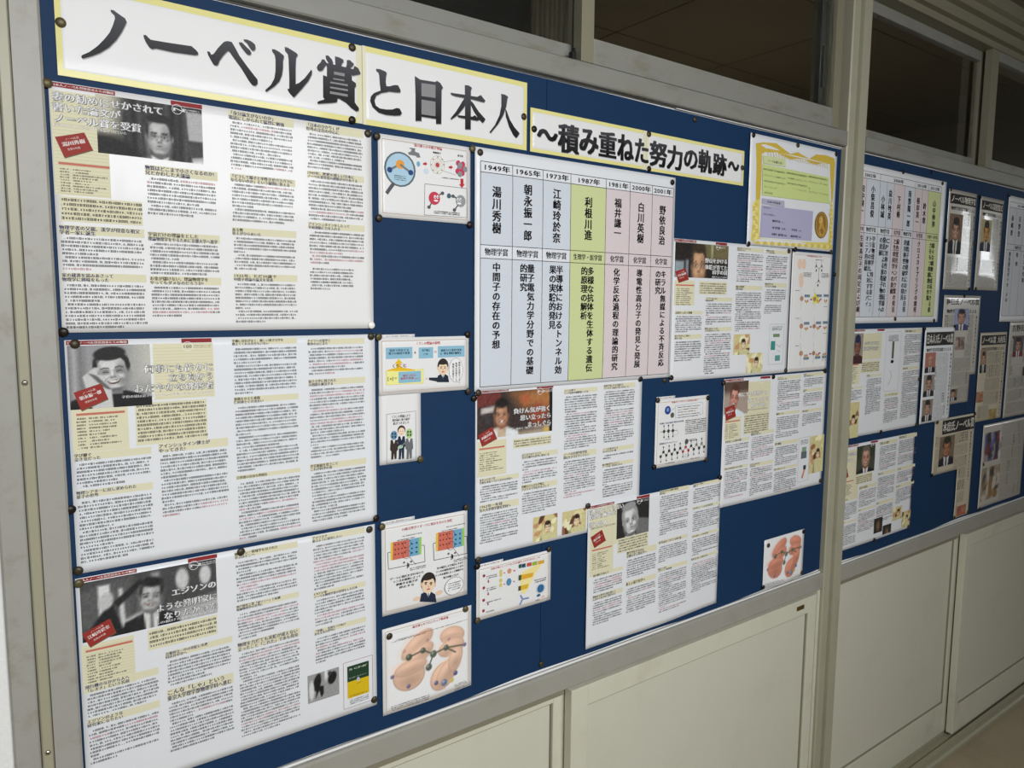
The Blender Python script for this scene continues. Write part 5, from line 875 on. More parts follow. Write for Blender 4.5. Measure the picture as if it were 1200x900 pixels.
for x, y, w, c in ((525, 640, 46, (200, 56, 82)), (745, 665, 42, (150, 152, 156))):
    d.line([(x, y), (x + (62 if x < 600 else -62), y - 40)], rgb(90, 90, 92), .0022); d.line([(x, y), (x - (40 if x < 600 else 50), y + 68)], rgb(90, 90, 92), .0022)
    d.ell(x + (66 if x < 600 else -66), y - 40, 14, 14, rgb(84, 88, 90)); d.ell(x - (44 if x < 600 else 54), y + 72, 14, 14, rgb(84, 88, 90))
    d.ell(x, y, w, w * 1.15, rgb(*c))
    for sx in (4, 26): d.ell(x + sx - (30 if x > 600 else 0), y - 10, 9, 15, WHITE); d.ell(x + sx + 2 - (30 if x > 600 else 0), y - 7, 4, 7, BLACK)
    d.ell(x + (12 if x < 600 else -14), y + 20, 18, 8, WHITE)
d.ell(645, 622, 17, 20, rgb(70, 96, 110)); d.small(520, 748, 740, n=2)
out(s, d.k, 'diagram_print', 'ink_gloss')

# white sheet with the comic of three figures, and the drawing pinned over it
s = small_sheet('narrow white sheet with a framed comic of three suited figures shaking hands', (.5345, 1.2865, .6115, 1.4300), 'comic of three figures', lift=.0012)
d = Draw([(30, 0 - 95), (495, 0 - 95), (490, 850), (35, 900)], s.b)
a = d.P((110, 318), (432, 296), (430, 845), (110, 882)); d.k.line(a + a[:1], .0006, rgb(90, 80, 84))
for i, tx in enumerate(('くりこみ理論により', '相対論と量子論が', '結びつきました')): d.text(tx, 165 + 8 * i, 346 + 38 * i, 372 - 6 * i, .0048)
for x, hy, hw, hh, suit, head in ((188, 560, 38, 52, (58, 46, 42), (112, 150, 176)), (356, 545, 38, 56, (108, 110, 114), (176, 206, 140)), (270, 515, 42, 58, (32, 44, 66), (238, 212, 186))):
    b = hy + hh; d.poly([(x - 36, b), (x + 36, b), (x + 44, b + 110), (x + 30, b + 130), (x + 28, 828), (x + 6, 832), (x, b + 150), (x - 8, 834), (x - 30, 836), (x - 30, b + 130), (x - 44, b + 110)], rgb(*suit))
    d.poly([(x - 14, b - 4), (x + 14, b - 4), (x, b + 46)], rgb(240, 240, 240))
    if x == 270: d.ell(x, hy - 12, 44, 54, rgb(70, 58, 50)); d.ell(x, hy + 6, 37, 46, rgb(*head)); d.ell(x - 14, hy, 5, 4, BLACK); d.ell(x + 14, hy, 5, 4, BLACK); d.ell(x, hy + 30, 9, 3, rgb(170, 80, 70))
    else:
        d.ell(x, hy, hw, hh, rgb(*head)); c = rgb(38, 66, 84) if x < 200 else rgb(44, 84, 50)
        for xx in (-14, 14):
            for yy in (-18, 16): d.rect(x + xx - 9, hy + yy - 12, x + xx + 9, hy + yy + 12, c)
d.line([(225, 610), (262, 690)], rgb(32, 44, 66), .003); d.line([(318, 640), (262, 690)], rgb(108, 110, 114), .003); d.ell(258, 692, 26, 20, rgb(176, 206, 176))
out(s, d.k, 'diagram_print', 'ink_gloss')
s = small_sheet('laminated drawing with three pale blue boxes and a pointing man in a suit', (.5345, 1.4010, .7062, 1.4945), 'blue boxes drawing', lift=.0030, amp=.0008)
d = Draw([(25, 60), (1125, 40), (1125, 690), (30, 775)], s.b); d.border(.0055)
d.text('くりこみ', 462, 128, 585, .0052, RTX); d.text('理論の説明', 585, 124, 755, .0056, RTX)
for x0, x1, t1_, t2_ in ((105, 415, '現実で存在する', '電子の電荷や質量'), (490, 668, '量子補正', '(∞)'), (725, 1070, '観測された電荷や質量', '(有限値)')):
    d.rect(x0, 180 if x0 < 700 else 165, x1, 308 if x0 < 700 else 290, SKY); d.text(t1_, x0 + 40, 212, x1 - 40, .0044); d.text(t2_, x0 + 30, 248, x1 - 30, .0044) if x0 != 490 else d.text(t2_, 550, 256, 610, .0042)
d.text('+', 430, 240, 462, .008, BLACK); d.text('=', 678, 232, 712, .008, RTX)
d.poly([(253, 318), (300, 372), (272, 374), (275, 420), (445, 450), (445, 462), (120, 470), (120, 455), (228, 425), (232, 378), (205, 376)], rgb(232, 188, 30))
d.poly([(108, 462), (548, 440), (548, 618), (108, 642)], rgb(226, 206, 90)); d.poly([(114, 468), (542, 446), (542, 612), (114, 636)], rgb(238, 236, 150)); d.rect(250, 478, 518, 600, SKY)
d.text('くりこむ', 175, 402, 345, .0068, rgb(130, 40, 24)); d.text('[x]=', 122, 556, 228, .007, BLACK); d.text('補正された', 300, 520, 460, .0042, RTX); d.text('電荷や質量', 272, 556, 430, .0042, RTX); d.small(440, 548, 500, RTX)
d.poly([(615, 548), (760, 545), (760, 605), (615, 578)], rgb(34, 42, 56)); d.ell(585, 558, 16, 16, rgb(232, 206, 186)); cartoon(d, 790, 420, 62, 92, (30, 40, 58))
d.ell(955, 455, 92, 150, rgb(120, 120, 120)); d.ell(955, 455, 88, 146, WHITE)
for i in range(3):
    X, Z = d.f(1000 - 40 * i, 350 + 10 * i); d.k.vtext('無限の発散をくりこむ'[:9 - i], X, Z, .0042, .0042, BLACK, .03)
out(s, d.k, 'diagram_print', 'ink_gloss')
def tab_strip(label, rect, short, s_lift):
    s = new_sheet('paper_tab', label, 'paper', rect, lift=s_lift, amp=.0003, mat='paper_lam', group='title strips above the diagrams', short=short)
    k = Ink(); x0, z0, x1, z1 = rect; body(k, x0 + .008, z0 + .0022, x1 - .01, z1 - .0015, pitch=1, cell=.003, colour=rgb(130, 84, 78), pink=0, para=False); out(s, k, 'printed_title'); return s
tab_strip('thin pale strip of paper over the drawing with blue boxes', (.5400, 1.4930, .6010, 1.4995), 'strip over the blue boxes', .0020)
tab_strip('thin pale strip of paper over the drawing of two circuits', (.5365, 1.1845, .5990, 1.1915), 'strip over the circuits', .0010)
tab_strip('thin pale strip of paper over the drawing of antibody steps', (.7240, 1.0725, .7830, 1.0800), 'strip over the antibody steps', .0030)
tab_strip('thin pale strip of paper over the drawing of molecule chains', (1.1860, 1.3470, 1.2450, 1.3540), 'strip over the molecule chains', .0010)

# two circuits and a shrugging man
s = small_sheet('laminated drawing of two red and blue circuits above a shrugging man', (.5358, 1.0300, .7038, 1.1855), 'circuits drawing', lift=.0022, amp=.0014, curl=.002)
d = Draw([(100, 165), (745, 50), (750, 660), (120, 855)], s.b); d.border(.0065)
d.text('PN接合型ダイオードに電圧をかけた実験', 245, 160, 625, .0052, RTX)
for ox, oy in ((0, 0), (330, -72)):
    a = lambda *p: [(x + ox, y + oy) for x, y in p]
    d.line(a((170, 362), (148, 368), (155, 492), (418, 432), (412, 310), (390, 312)), rgb(50, 50, 56), .0010)
    d.poly(a((168, 292), (185, 288), (185, 424), (168, 424)), rgb(226, 196, 60)); d.poly(a((183, 288), (300, 268), (300, 398), (183, 424)), rgb(206, 110, 92)); d.poly(a((300, 268), (372, 252), (372, 382), (300, 398)), rgb(112, 166, 196)); d.poly(a((372, 252), (390, 248), (390, 378), (372, 382)), rgb(150, 200, 90))
    for i in range(12): d.ell(200 + ox + (i % 4) * 24, 308 + oy + (i // 4) * 36 - (i % 4) * 5, 5, 6, rgb(90, 50, 44))
    for i in range(6): d.ell(320 + ox + (i % 2) * 34, 300 + oy + (i // 2) * 34 - (i % 2) * 8, 6, 7, rgb(34, 60, 84))
    for yy in (300, 380): d.ell(283 + ox, yy + oy, 30, 32, rgb(70, 44, 44), ring=.0006)
    d.line(a((288, 440), (288, 485)), BLACK, .0012); d.line(a((297, 445), (297, 475)), BLACK, .0022); d.ell(265 + ox, 440 + oy, 8, 8, rgb(110, 110, 110)); d.ell(316 + ox, 432 + oy, 8, 8, rgb(110, 110, 110)); d.line(a((305, 400), (350, 455)), BLACK, .0005)
    d.small(245 + ox, 226 + oy, 395 + ox, n=1); d.small(210 + ox, 258 + oy, 340 + ox, n=1); d.small(305 + ox, 466 + oy, 425 + ox, n=2)
for i, tx in enumerate(('ゲートに電圧をかけないと', 'トンネル効果によって', '移動する電子が', '停止する')): d.text(tx, 165 + 22 * i, 536 + 26 * i, 412 - 24 * i, .0046)
for i, tx in enumerate(('ある電圧により電圧にすると', 'トンネル効果が起きにくくなり', 'トンネル効果によって移動する', '電子が減っていく')): d.text(tx, 505 - 6 * i if i < 3 else 555, 452 + 26 * i, 715 - (0 if i < 3 else 35), .0044)
cartoon(d, 442, 590, 50, 70); d.ell(358, 708, 24, 16, rgb(232, 200, 172)); d.ell(525, 655, 26, 18, rgb(232, 200, 172))
d.ell(640, 602, 76, 66, rgb(140, 140, 140)); d.ell(640, 602, 72, 62, WHITE); d.small(590, 570, 690, n=4, hh=.004)
out(s, d.k, 'diagram_print', 'ink_gloss')

def orbitals(s, c, tone, texts=True, n=90):
    """peach-coloured lobes with a chain of dark balls, a printed picture"""
    d = Draw(c, s.b); x0, z0, x1, z1 = s.b; w = x1 - x0; sh = []
    def N(x, y): X, Z = d.f(x, y); return (X - x0) / w, (z1 - Z) / w
    def lobe(x, y, rx, ry, a, col, so): u, v = N(x, y); u1, _ = N(x + rx, y); _, v1 = N(x, y + ry); sh.append(('e', u, v, u1 - u, v1 - v, a, col, so))
    for x, y, rx, ry, a in ((330, 330, 125, 62, -32), (350, 400, 105, 55, -28), (578, 262, 92, 62, 10), (575, 345, 98, 60, -6), (280, 545, 110, 105, 8), (290, 490, 112, 50, -6), (520, 545, 100, 88, -38), (560, 500, 110, 62, -40), (610, 420, 50, 90, 20)):
        lobe(x, y, rx, ry, a, tuple(int(v * .84) for v in tone), .010); lobe(x, y, rx * .95, ry * .93, a, tone, .018); lobe(x - rx * .2, y - ry * .3, rx * .5, ry * .4, a, tuple(min(255, int(v * 1.14) + 8) for v in tone), .12)
        lobe(x + rx * .1, y + ry * .35, rx * .5, ry * .35, a, tuple(int(v * .9) for v in tone), .08)
    for a, b in (((275, 420), (370, 370)), ((370, 370), (445, 395)), ((445, 395), (535, 350)), ((535, 350), (675, 325)), ((445, 395), (415, 485)), ((535, 350), (610, 380))):
        (u0, v0), (u1, v1) = N(*a), N(*b); dx, dy = u1 - u0, v1 - v0; L = math.hypot(dx, dy); nx, ny = -dy / L * .008, dx / L * .008
        sh.append(('p', [(u0 + nx, v0 + ny), (u1 + nx, v1 + ny), (u1 - nx, v1 - ny), (u0 - nx, v0 - ny)], (96, 98, 84), .008))
    for x, y, r, col in ((275, 420, 22, (84, 92, 78)), (370, 372, 19, (84, 92, 78)), (445, 395, 24, (92, 100, 86)), (535, 350, 20, (88, 96, 82)), (415, 487, 23, (92, 98, 88)), (398, 298, 10, (170, 120, 130)), (553, 290, 10, (170, 120, 130)), (675, 325, 13, (110, 96, 130)), (168, 558, 13, (110, 96, 130)), (278, 620, 14, (110, 96, 130)), (240, 378, 12, (190, 150, 140)), (472, 595, 15, (90, 96, 130)), (615, 525, 16, (80, 80, 120)), (532, 592, 23, (110, 124, 150))):
        lobe(x, y, r, r * 1.05, 0, col, .01); lobe(x - r * .3, y - r * .3, r * .35, r * .35, 0, tuple(min(255, v + 70) for v in col), .02)
    for x, y in ((590, 575), (540, 650)): lobe(x, y, 15, 16, 0, (206, 190, 110), .01)
    k = Ink(); k.layer = 1; m = .010; y0p = N(400, 215)[1] if texts else .06
    zt = z1 - .013 if texts else z1 - .006; zb = z0 + .012
    # shift the picture window
    off = (z1 - zt) / w; xo = m / w; ww = w - 2 * m
    sh2 = []
    for q in sh:
        if q[0] == 'e': sh2.append(('e', (q[1] - xo) * w / ww, (q[2] - off) * w / ww, q[3] * w / ww, q[4] * w / ww, q[5], q[6], q[7]))
        else: sh2.append(('p', [((a - xo) * w / ww, (b - off) * w / ww) for a, b in q[1]], q[2], q[3]))
    picture(k, x0 + m, zb, x1 - m, zt, sh2, (236, 236, 236), n=n, grain=.006)
    out(s, k, 'orbital_picture', 'ink_gloss'); return d
s = small_sheet('laminated picture of peach-coloured lobes with a chain of dark balls, at the board bottom', (.5350, .8550, .7130, 1.0075), 'large peach lobes picture', lift=.0022, amp=.0012, curl=.003)
cc = [(95, 235), (710, 50), (745, 610), (115, 830)]
d = orbitals(s, cc, (218, 180, 156), n=110); d.k.layer = 3; d.border(.0060); d.text('福井博士のフロンティア軌道論', 290, 176, 545, .0052, RTX); d.small(180, 222, 690, n=1); d.small(150, 282, 380, n=1); d.small(165, 715, 425, n=3, hh=.0034); d.small(610, 590, 705, n=4, hh=.003)
out(s, d.k, 'diagram_print', 'ink_gloss')
s = small_sheet('small print of reddish lobes and dark balls, in the lower right corner of the board', (1.5920, .8350, 1.7665, .9635), 'small reddish lobes print', lift=.0022, amp=.0018, curl=.006)
f2 = D2([(95, 235), (710, 50), (745, 610), (115, 830)], (0, 0, 1, 1))
d = orbitals(s, [(95, 250), (710, 130), (745, 640), (115, 770)], (206, 136, 112), texts=False, n=60); d.k.layer = 3; d.k.frame(*[v for v in (s.b[0] + .008, s.b[1] + .006, s.b[0] + .085, s.b[1] + .014)], .0005, rgb(70, 90, 130)); body(d.k, s.b[0] + .01, s.b[1] + .0075, s.b[0] + .082, s.b[1] + .0125, pitch=.0026, cell=.0026, pink=0, para=False)
out(s, d.k, 'diagram_print', 'ink_gloss')

# antibody steps
s = small_sheet('laminated drawing of numbered steps with coloured blocks and a blue Y shape', (.7230, .9745, .8970, 1.0755), 'antibody steps drawing', lift=.0034, amp=.0008)
d = Draw([(50, 345), (700, 175), (705, 615), (55, 800)], s.b); d.border(.0055)
d.text('抗体が体にとってさまざまな敵をふせぎ止めるしくみ', 168, 298, 598, .0045, RTX)
for i, (y, w) in enumerate(((412, 220), (515, 222), (620, 255), (710, 205))): d.ell(112, y, 11, 13, rgb(150, 50, 60)); d.small(130, y - 12 if i < 2 else y - 4, w, n=2 if i < 2 else 1, hh=.0036)
for y in (458, 565, 650): d.arrow(148, y, rgb(150, 50, 60), 'd', 8)
for y in (375, 400, 450, 490): d.ell(252, y, 13, 18, rgb(214, 196, 110))
d.ell(325, 368, 18, 22, rgb(206, 150, 110)); d.ell(322, 462, 22, 32, rgb(86, 140, 176)); d.arrow(282, 385, RTX, a=7); d.arrow(284, 482, RTX, a=7); d.arrow(368, 365, RTX, a=9); d.arrow(368, 458, rgb(150, 130, 150), a=9)
d.poly([(445, 372), (640, 270), (530, 420), (520, 400), (420, 400)], rgb(240, 222, 150)); d.poly([(420, 420), (560, 380), (470, 560), (430, 560)], rgb(240, 226, 160))
for x0, x1, c in ((405, 430, (40, 90, 76)), (433, 466, (30, 76, 90)), (478, 520, (196, 84, 66)), (526, 570, (150, 176, 60)), (578, 636, (214, 166, 60))): d.poly([(x0, 345 - (x0 - 405) * .22), (x1, 345 - (x1 - 405) * .22), (x1, 310 - (x1 - 405) * .2), (x0, 312 - (x0 - 405) * .2)][::-1], rgb(*c)); d.up()
d.poly([(405, 450), (530, 415), (540, 378), (405, 405)], rgb(222, 170, 50)); d.poly([(405, 450), (430, 444), (430, 398), (405, 405)], rgb(70, 90, 60)); d.poly([(405, 540), (490, 515), (495, 475), (405, 500)], rgb(222, 180, 50)); d.poly([(405, 540), (428, 534), (428, 492), (405, 500)], rgb(80, 80, 60))
d.line([(425, 575), (445, 610), (500, 598)], rgb(120, 140, 190), .0032); d.line([(445, 610), (420, 662)], rgb(120, 140, 190), .0032)
d.small(550, 425, 655, n=2, hh=.004); d.ell(608, 515, 42, 44, rgb(160, 186, 206), ring=.0006); d.ell(608, 515, 32, 36, rgb(52, 104, 150)); d.ell(590, 576, 17, 12, rgb(50, 100, 140)); d.ell(632, 585, 13, 12, rgb(236, 190, 180)); d.small(560, 612, 600)
out(s, d.k, 'diagram_print', 'ink_gloss')

# chains of molecules
s = small_sheet('laminated sheet of black ball-and-stick molecule chains in the middle of blue cloth', (1.1830, 1.1990, 1.3560, 1.3485), 'molecule chains sheet', lift=.0018, amp=.0022)
d = Draw([(75, 150), (620, 112), (610, 760), (50, 835)], s.b); d.border(.007)
d.text('導電ポリアセチレンは電気を通す', 230, 168, 505, .0050, RTX); d.ell(188, 255, 30, 42, rgb(40, 66, 140)); d.ell(188, 250, 14, 20, rgb(120, 150, 206)); d.ell(234, 305, 19, 27, rgb(90, 92, 80)); d.line([(210, 285), (232, 250), (265, 230)], rgb(120, 120, 130), .0006)
a = d.P((265, 215), (548, 182), (550, 302), (262, 335)); d.k.line(a + a[:1], .0007, rgb(120, 160, 180))
for i in range(5): d.small(290, 215 + 25 * i, 520 - (i % 3) * 25, n=1, hh=.0034)
d.text('金属と非金属の電気の性質', 108, 376, 352, .0042, NAVY); d.small(368, 345, 592, n=8, hh=.0042); d.text('導電性ポリアセチレン', 102, 580, 285, .0042, NAVY)
K = rgb(56, 60, 52)
for i in range(3):
    x = 150 + 45 * i; y = 465 - 3 * i; d.line([(x, y - 55), (x, y + 55)], K, .0009); d.ell(x, y, 13, 17, K); d.ell(x, y - 55, 7, 9, K); d.ell(x, y + 57, 7, 9, K)
d.line([(110, 468), (285, 455)], K, .0009); d.ell(268, 480, 25, 24, rgb(170, 180, 170), ring=.0005); d.small(155, 535, 215)
pts = []
for i in range(17):
    x = 115 + 28.5 * i; y = (715 if i % 2 == 0 else 675) - 5.4 * i; pts.append((x, y))
d.line(pts, K, .0009)
for i, (x, y) in enumerate(pts):
    yy = y + 52 if i % 2 == 0 else y - 48; d.line([(x, y), (x, yy)], K, .0008); c = rgb(176, 50, 56) if i in (8, 9, 10) else (rgb(120, 140, 110) if i in (13, 15) else K); d.ell(x, y, 12, 15, c); d.ell(x, yy, 6, 8, K)
d.ell(380, 572, 18, 27, rgb(86, 84, 78)); d.small(405, 545, 480, n=2); d.ell(385, 712, 22, 18, rgb(150, 160, 170), ring=.0006); d.small(165, 775, 255); d.small(425, 735, 520)
out(s, d.k, 'diagram_print', 'ink_gloss')

# narrow sheet of reaction drawings
s = small_sheet('narrow upright laminated sheet of small reaction drawings, under the gold certificate', (1.6550, 1.3850, 1.8310, 1.6840), 'reaction drawings sheet', lift=.0024, amp=.0014)
d = Draw([(40, 58), (308, 72), (285, 865), (10, 862)], s.b); d.border(.007, rgb(206, 186, 184))
d.text('不斉合成反応のしくみ', 130, 88, 232, .0052, RTX)
for x, y in ((85, 140), (112, 140), (95, 235), (96, 262)): d.ell(x, y, 14, 36, rgb(232, 202, 180))
d.small(110, 195, 165, n=4, hh=.003); d.small(190, 108, 245, n=1)
for p in ([(195, 118), (195, 150)], [(232, 118), (232, 150)], [(195, 150), (214, 175), (232, 150)], [(214, 175), (212, 250)], [(212, 250), (198, 268)], [(212, 250), (226, 268)], [(195, 150), (186, 165)], [(232, 150), (242, 165)]): d.line(p, K, .0010)
for p in ((195, 152), (232, 152), (212, 252), (195, 182), (232, 182), (208, 282)): d.ell(p[0], p[1], 4, 9, K)
d.small(230, 200, 285, n=4, hh=.003)
for r, y in enumerate((375, 560, 745)):
    for x in (95, 185):
        d.line([(x, y - 75), (x + 5, y), (x, y + 75)], rgb(190, 176, 176), .0006)
    if r == 0: d.poly([(190, y - 45), (205, y - 18), (228, y - 28), (214, y), (222, y + 34), (196, y + 22), (178, y + 40), (180, y + 5), (162, y - 12), (182, y - 18)], rgb(226, 220, 60))
    d.ell(100, y - 5, 12, 17, rgb(190, 140, 110)); d.ell(188, y, 11, 15, rgb(176, 126, 96)); d.small(58, y - 62, 85, n=1)
    for x in (120, 202, 252):
        yy = y - 22 if r < 2 else y + 32
        d.rect(x - 2, yy - 10, x + 34, yy + 10, rgb(128, 148, 164)); d.small(x + 1, yy - 5, x + 31, n=1, hh=.0034, cell=.003)
        for j in range(3): d.ell(x + 6 + 7 * j, y + 12 + 9 * (j % 2), 5, 8, (rgb(196, 150, 120), rgb(206, 186, 90), rgb(196, 110, 110))[j])
    d.arrow(164, y + 3, rgb(120, 40, 60), a=7); d.arrow(230, y + 3, rgb(120, 40, 60), a=7)
    d.small(250, y + 50, 280, n=1)
out(s, d.k, 'diagram_print', 'ink_gloss')

# certificate with gold border
s = new_sheet('certificate', 'certificate-style sheet with a hand-painted gold border and a gold medal', 'certificate', (1.4685, 1.6905, 1.8285, 1.9415), lift=.0034, amp=.0020, curl=.003, mat='paper', short='gold bordered certificate')
C4 = [(108, 85), (675, 225), (635, 885), (65, 820)]; d = Draw(C4, s.b); G1 = rgb(206, 178, 70); G2 = rgb(222, 206, 112); G3 = rgb(214, 190, 96)
d.poly([(135, 155), (180, 148), (260, 155), (300, 190), (345, 225), (395, 215), (470, 260), (520, 232), (590, 240), (650, 262), (655, 290), (648, 400), (640, 520), (625, 600), (625, 480), (620, 400), (618, 300), (560, 290), (520, 300), (480, 290), (440, 262), (390, 258), (345, 262), (300, 240), (260, 215), (190, 212), (168, 225), (165, 330), (158, 430), (150, 520), (125, 530), (128, 430), (135, 300)], G1)
d.poly([(150, 522), (122, 530), (105, 640), (90, 790), (110, 812), (360, 850), (620, 870), (630, 780), (640, 600), (625, 598), (612, 700), (600, 820), (480, 815), (300, 795), (142, 780), (140, 700)], G2)
for i in range(46):
    t = i / 45; x, y = (118 + 8 * math.sin(i * 2), 545 + 240 * (t * 2)) if t < .5 else (118 + 500 * (t - .5) * 2, 808 + 44 * (t - .5) * 2)
    d.ell(x, y, 11, 13, G3 if i % 2 else rgb(232, 220, 140))
for i in range(20): d.ell(622 + 6 * math.sin(i), 560 + 15 * i, 8, 10, G3 if i % 2 else rgb(226, 212, 140))
for i in range(24): d.line([(200 + i * 17, 205 + i * 4), (206 + i * 17, 236 + i * 4)], rgb(224, 204, 120), .0016)
d.poly([(172, 232), (312, 262), (310, 312), (172, 285)], rgb(206, 214, 160)); d.text('ノーベル賞とは?', 200, 278, 292, .0062, BLACK)
d.poly([(170, 290), (606, 388), (612, 562), (160, 495)], rgb(201, 214, 140))
for i in range(5):
    for j in range(3):
        xa = 172 + j * 145; xb = xa + 138 if not (i in (2, 4) and j == 2) else xa + 10; y = 322 + i * 38 + j * 27 - (i * 5 if j else 0)
        d.text('ダイナマイトを発明したスウェーデンの人'[j * 5:j * 5 + 12] if i % 2 else '物理学生理学医学文学平和経済学賞です', xa, y + 15, xb, .0046, rgb(70, 74, 50), 0)
d.poly([(160, 515), (300, 535), (300, 578), (158, 552)], rgb(176, 174, 196)); d.text('日本の受賞者', 190, 545, 275, .0058, BLACK)
d.poly([(158, 560), (492, 608), (478, 805), (142, 772)], rgb(174, 172, 200))
for i in range(2): d.text('日本人の受賞者は次のとおりです今までにたくさんの', 164, 600 + 34 * i, 480 - 120 * i, .0050, rgb(60, 60, 80), 0)
for i, (p, q) in enumerate((('物理学賞 11人', '化学賞 7人'), ('文学賞 2人', '平和賞 1人'), ('生理学・医学賞 4人', '経済学賞 0人'))): d.text(p, 218 - 3 * i, 672 + 44 * i, 305 + (5 if i == 2 else 0), .0058); d.text(q, 345 - 5 * i, 690 + 42 * i, 412 - 3 * i, .0058)
k = Ink(); k.layer = 3; X, Z = d.f(550, 702); mr = .0195
d.ell(550, 702, 47, 90, rgb(90, 66, 30)); d.ell(550, 702, 44, 86, rgb(172, 136, 62)); d.ell(548, 695, 34, 72, rgb(146, 110, 46))
d.ell(546, 670, 14, 28, rgb(206, 172, 92)); d.poly([(528, 730), (540, 690), (562, 695), (574, 740), (560, 775), (535, 772)], rgb(190, 152, 76)); d.line([(520, 640), (575, 660)], rgb(96, 70, 32), .001); d.line([(532, 745), (570, 700)], rgb(96, 70, 32), .0012); d.ell(540, 668, 3, 5, rgb(90, 64, 30))
out(s, d.k, 'certificate_print')

# ================================================================== right board
s6 = article('R6', (1.9440, 1.1870, 2.3470, 1.4880), 'biography poster with a blue-capped man and a tall instrument drawing, right of the post', lift=.0018, short='blue cap man poster')
s7 = article('R7', (1.9440, .8650, 2.3440, 1.1660), 'lower biography poster with a smiling grey-haired man, beside the centre post', lift=.0018, curl=.002, short='grey-haired man poster')
def newspaper(label, rect, short, head=None, hz=(.86, .97), hx=(.05, .97), dark=True, photos=(), seed=0, mat='newsprint', outline=None, tone=(84, 80, 72), side=True, lift=.0018, sub=True, amp=.0016):
    s = new_sheet('newspaper_clipping', label, 'newspaper', rect, lift=lift, amp=amp, mat=mat, outline=outline, seed=seed + 40, short=short)
    x0, z0, x1, z1 = rect; w = x1 - x0; h = z1 - z0; q = random.Random(seed); k = Ink(); k.layer = 2; bd = Ink(); bd.layer = 2
    inside = (lambda x, z: not outline(np.array([x]), np.array([z]))[0]) if outline else (lambda x, z: True)
    top = z0 + h * (hz[0] - .01) if head else z1 - h * .03
    if head:
        a, b, c, e = x0 + w * hx[0], z0 + h * hz[0], x0 + w * hx[1], z0 + h * hz[1]
        if dark:
            k.rect(a, b, c, e, rgb(44, 42, 42))
            for i in range(26): k.ell(q.uniform(a + .002, c - .002), q.uniform(b + .002, e - .002), .0012, .0012, rgb(96, 92, 90))
        k.layer = 4; k.text(head, a + .004, b + (e - b) * .12, c - .004, e - (e - b) * .12, rgb(222, 218, 206) if dark else BLACK, .03)
    if sub: k.layer = 3; k.text('物理学賞受賞業績たたえる', x0 + w * .08, top - h * .055, x0 + w * .9, top - h * .015, BLACK, .03); top -= h * .065
    boxes_ = [(x0 + w * p[0], z0 + h * p[1], x0 + w * p[2], z0 + h * p[3]) for p in photos]
    if side:
        xc = x1 - w * .09; k.layer = 3; k.vtext('物質の謎にせまる研究の成果がみとめられた'[:int((top - z0) / .013)] if not outline else '研究の成果がみとめられ世界へ', xc, top - .004, .0105, .0125, BLACK, .03)
    xr = x1 - (w * .17 if side else w * .03); rows = max(2, int((top - z0) / .042)); rh = (top - z0 - h * .02) / rows
    for r_ in range(rows):
        zt = top - r_ * rh; zb = zt - rh + .003; x = xr
        k.line([(x0 + w * .04, zb - .0015), (xr, zb - .0015)], .0004, rgb(120, 116, 106)) if inside((x0 + w * .1), zb - .004) and inside(xr, zb - .004) else None
        while x - .004 > x0 + w * .04:
            cw = .0035
            if any(b_[0] < x + .001 and x - cw < b_[2] + .001 and b_[1] < zt and zb < b_[3] for b_ in boxes_) or not (inside(x - cw, zb) and inside(x, zt)): x -= cw; continue
            if q.random() < .045:
                k.vtext(''.join(q.choice('研究成果世界受賞発見科学日本教授大学会見') for _ in range(int((zt - zb) / .0085))), x - .004, zt, .0078, .0085, rgb(50, 46, 44), .03); x -= .0085; continue
            # vertical line of small characters
            n = int((zt - zb) / .0033); Q = []; C = []
            for i in range(n):
                zc = zt - (i + .5) * .0033
                if q.random() < .07: continue
                Q += [(x - .0028, zc - .0011, x - .0004, zc - .0007), (x - .0028, zc + .0006, x - .0004, zc + .001), (x - .0018, zc - .0012, x - .0013, zc + .0012)]; C += [rgb(*tone)] * 3
            if Q: bd.quads(np.array(Q), np.array(C))
            x -= cw
    stuff(out(s, bd, 'body_text')); out(s, k, 'headline')
    for b_, p in zip(boxes_, photos):
        H = (b_[3] - b_[1]) / (b_[2] - b_[0]); kk = Ink(); kk.layer = 5; sh, bg = p[4](H); picture(kk, *b_, sh, bg, n=30, grain=.03); out(s, kk, 'photo_print')
    return s
def ph_face(bg, skin=(190, 146, 124), suit=(40, 40, 46), hair=(50, 46, 42), **kw):
    return lambda H: (face(.5, H * .4, .24, min(.34, H * .27), skin, tuple(int(v * .55) for v in skin), hair, suit, (214, 214, 214), (80, 60, 60), H=H, **kw), bg)
def ph_mix(seed, pal, n=16):
    def f(H):
        q = random.Random(seed); L = []
        for _ in range(n):
            x, y = q.random(), q.random() * H; c = q.choice(pal)
            L.append(('e', x, y, q.uniform(.04, .16), q.uniform(.05, .2), q.uniform(-30, 30), c, .04) if q.random() < .6 else ('p', [(x, y), (x + .2, y - .02), (x + .22, y + .25), (x + .02, y + .3)], c, .03))
        return L, pal[0]
    return f
newspaper('film-covered newspaper with a tall colour photo down its left side, beside the right prize table', (2.4590, 1.6055, 2.6520, 1.9115), 'left film-covered newspaper', 'ノーベル物理学賞', hz=(.86, .96), photos=[(.06, .36, .48, .76, ph_face((120, 100, 84), smile=True))], seed=1, mat='paper_gloss', amp=.0035)
newspaper('film-covered newspaper with a golden face in its photo, right of its film-covered neighbour', (2.6790, 1.6070, 2.8630, 1.9090), 'right film-covered newspaper', 'ノーベル賞授賞式', hz=(.86, .96), photos=[(.08, .42, .5, .76, ph_face((176, 166, 128), skin=(206, 150, 80), suit=(44, 54, 70)))], seed=2, mat='paper_gloss', amp=.0035)
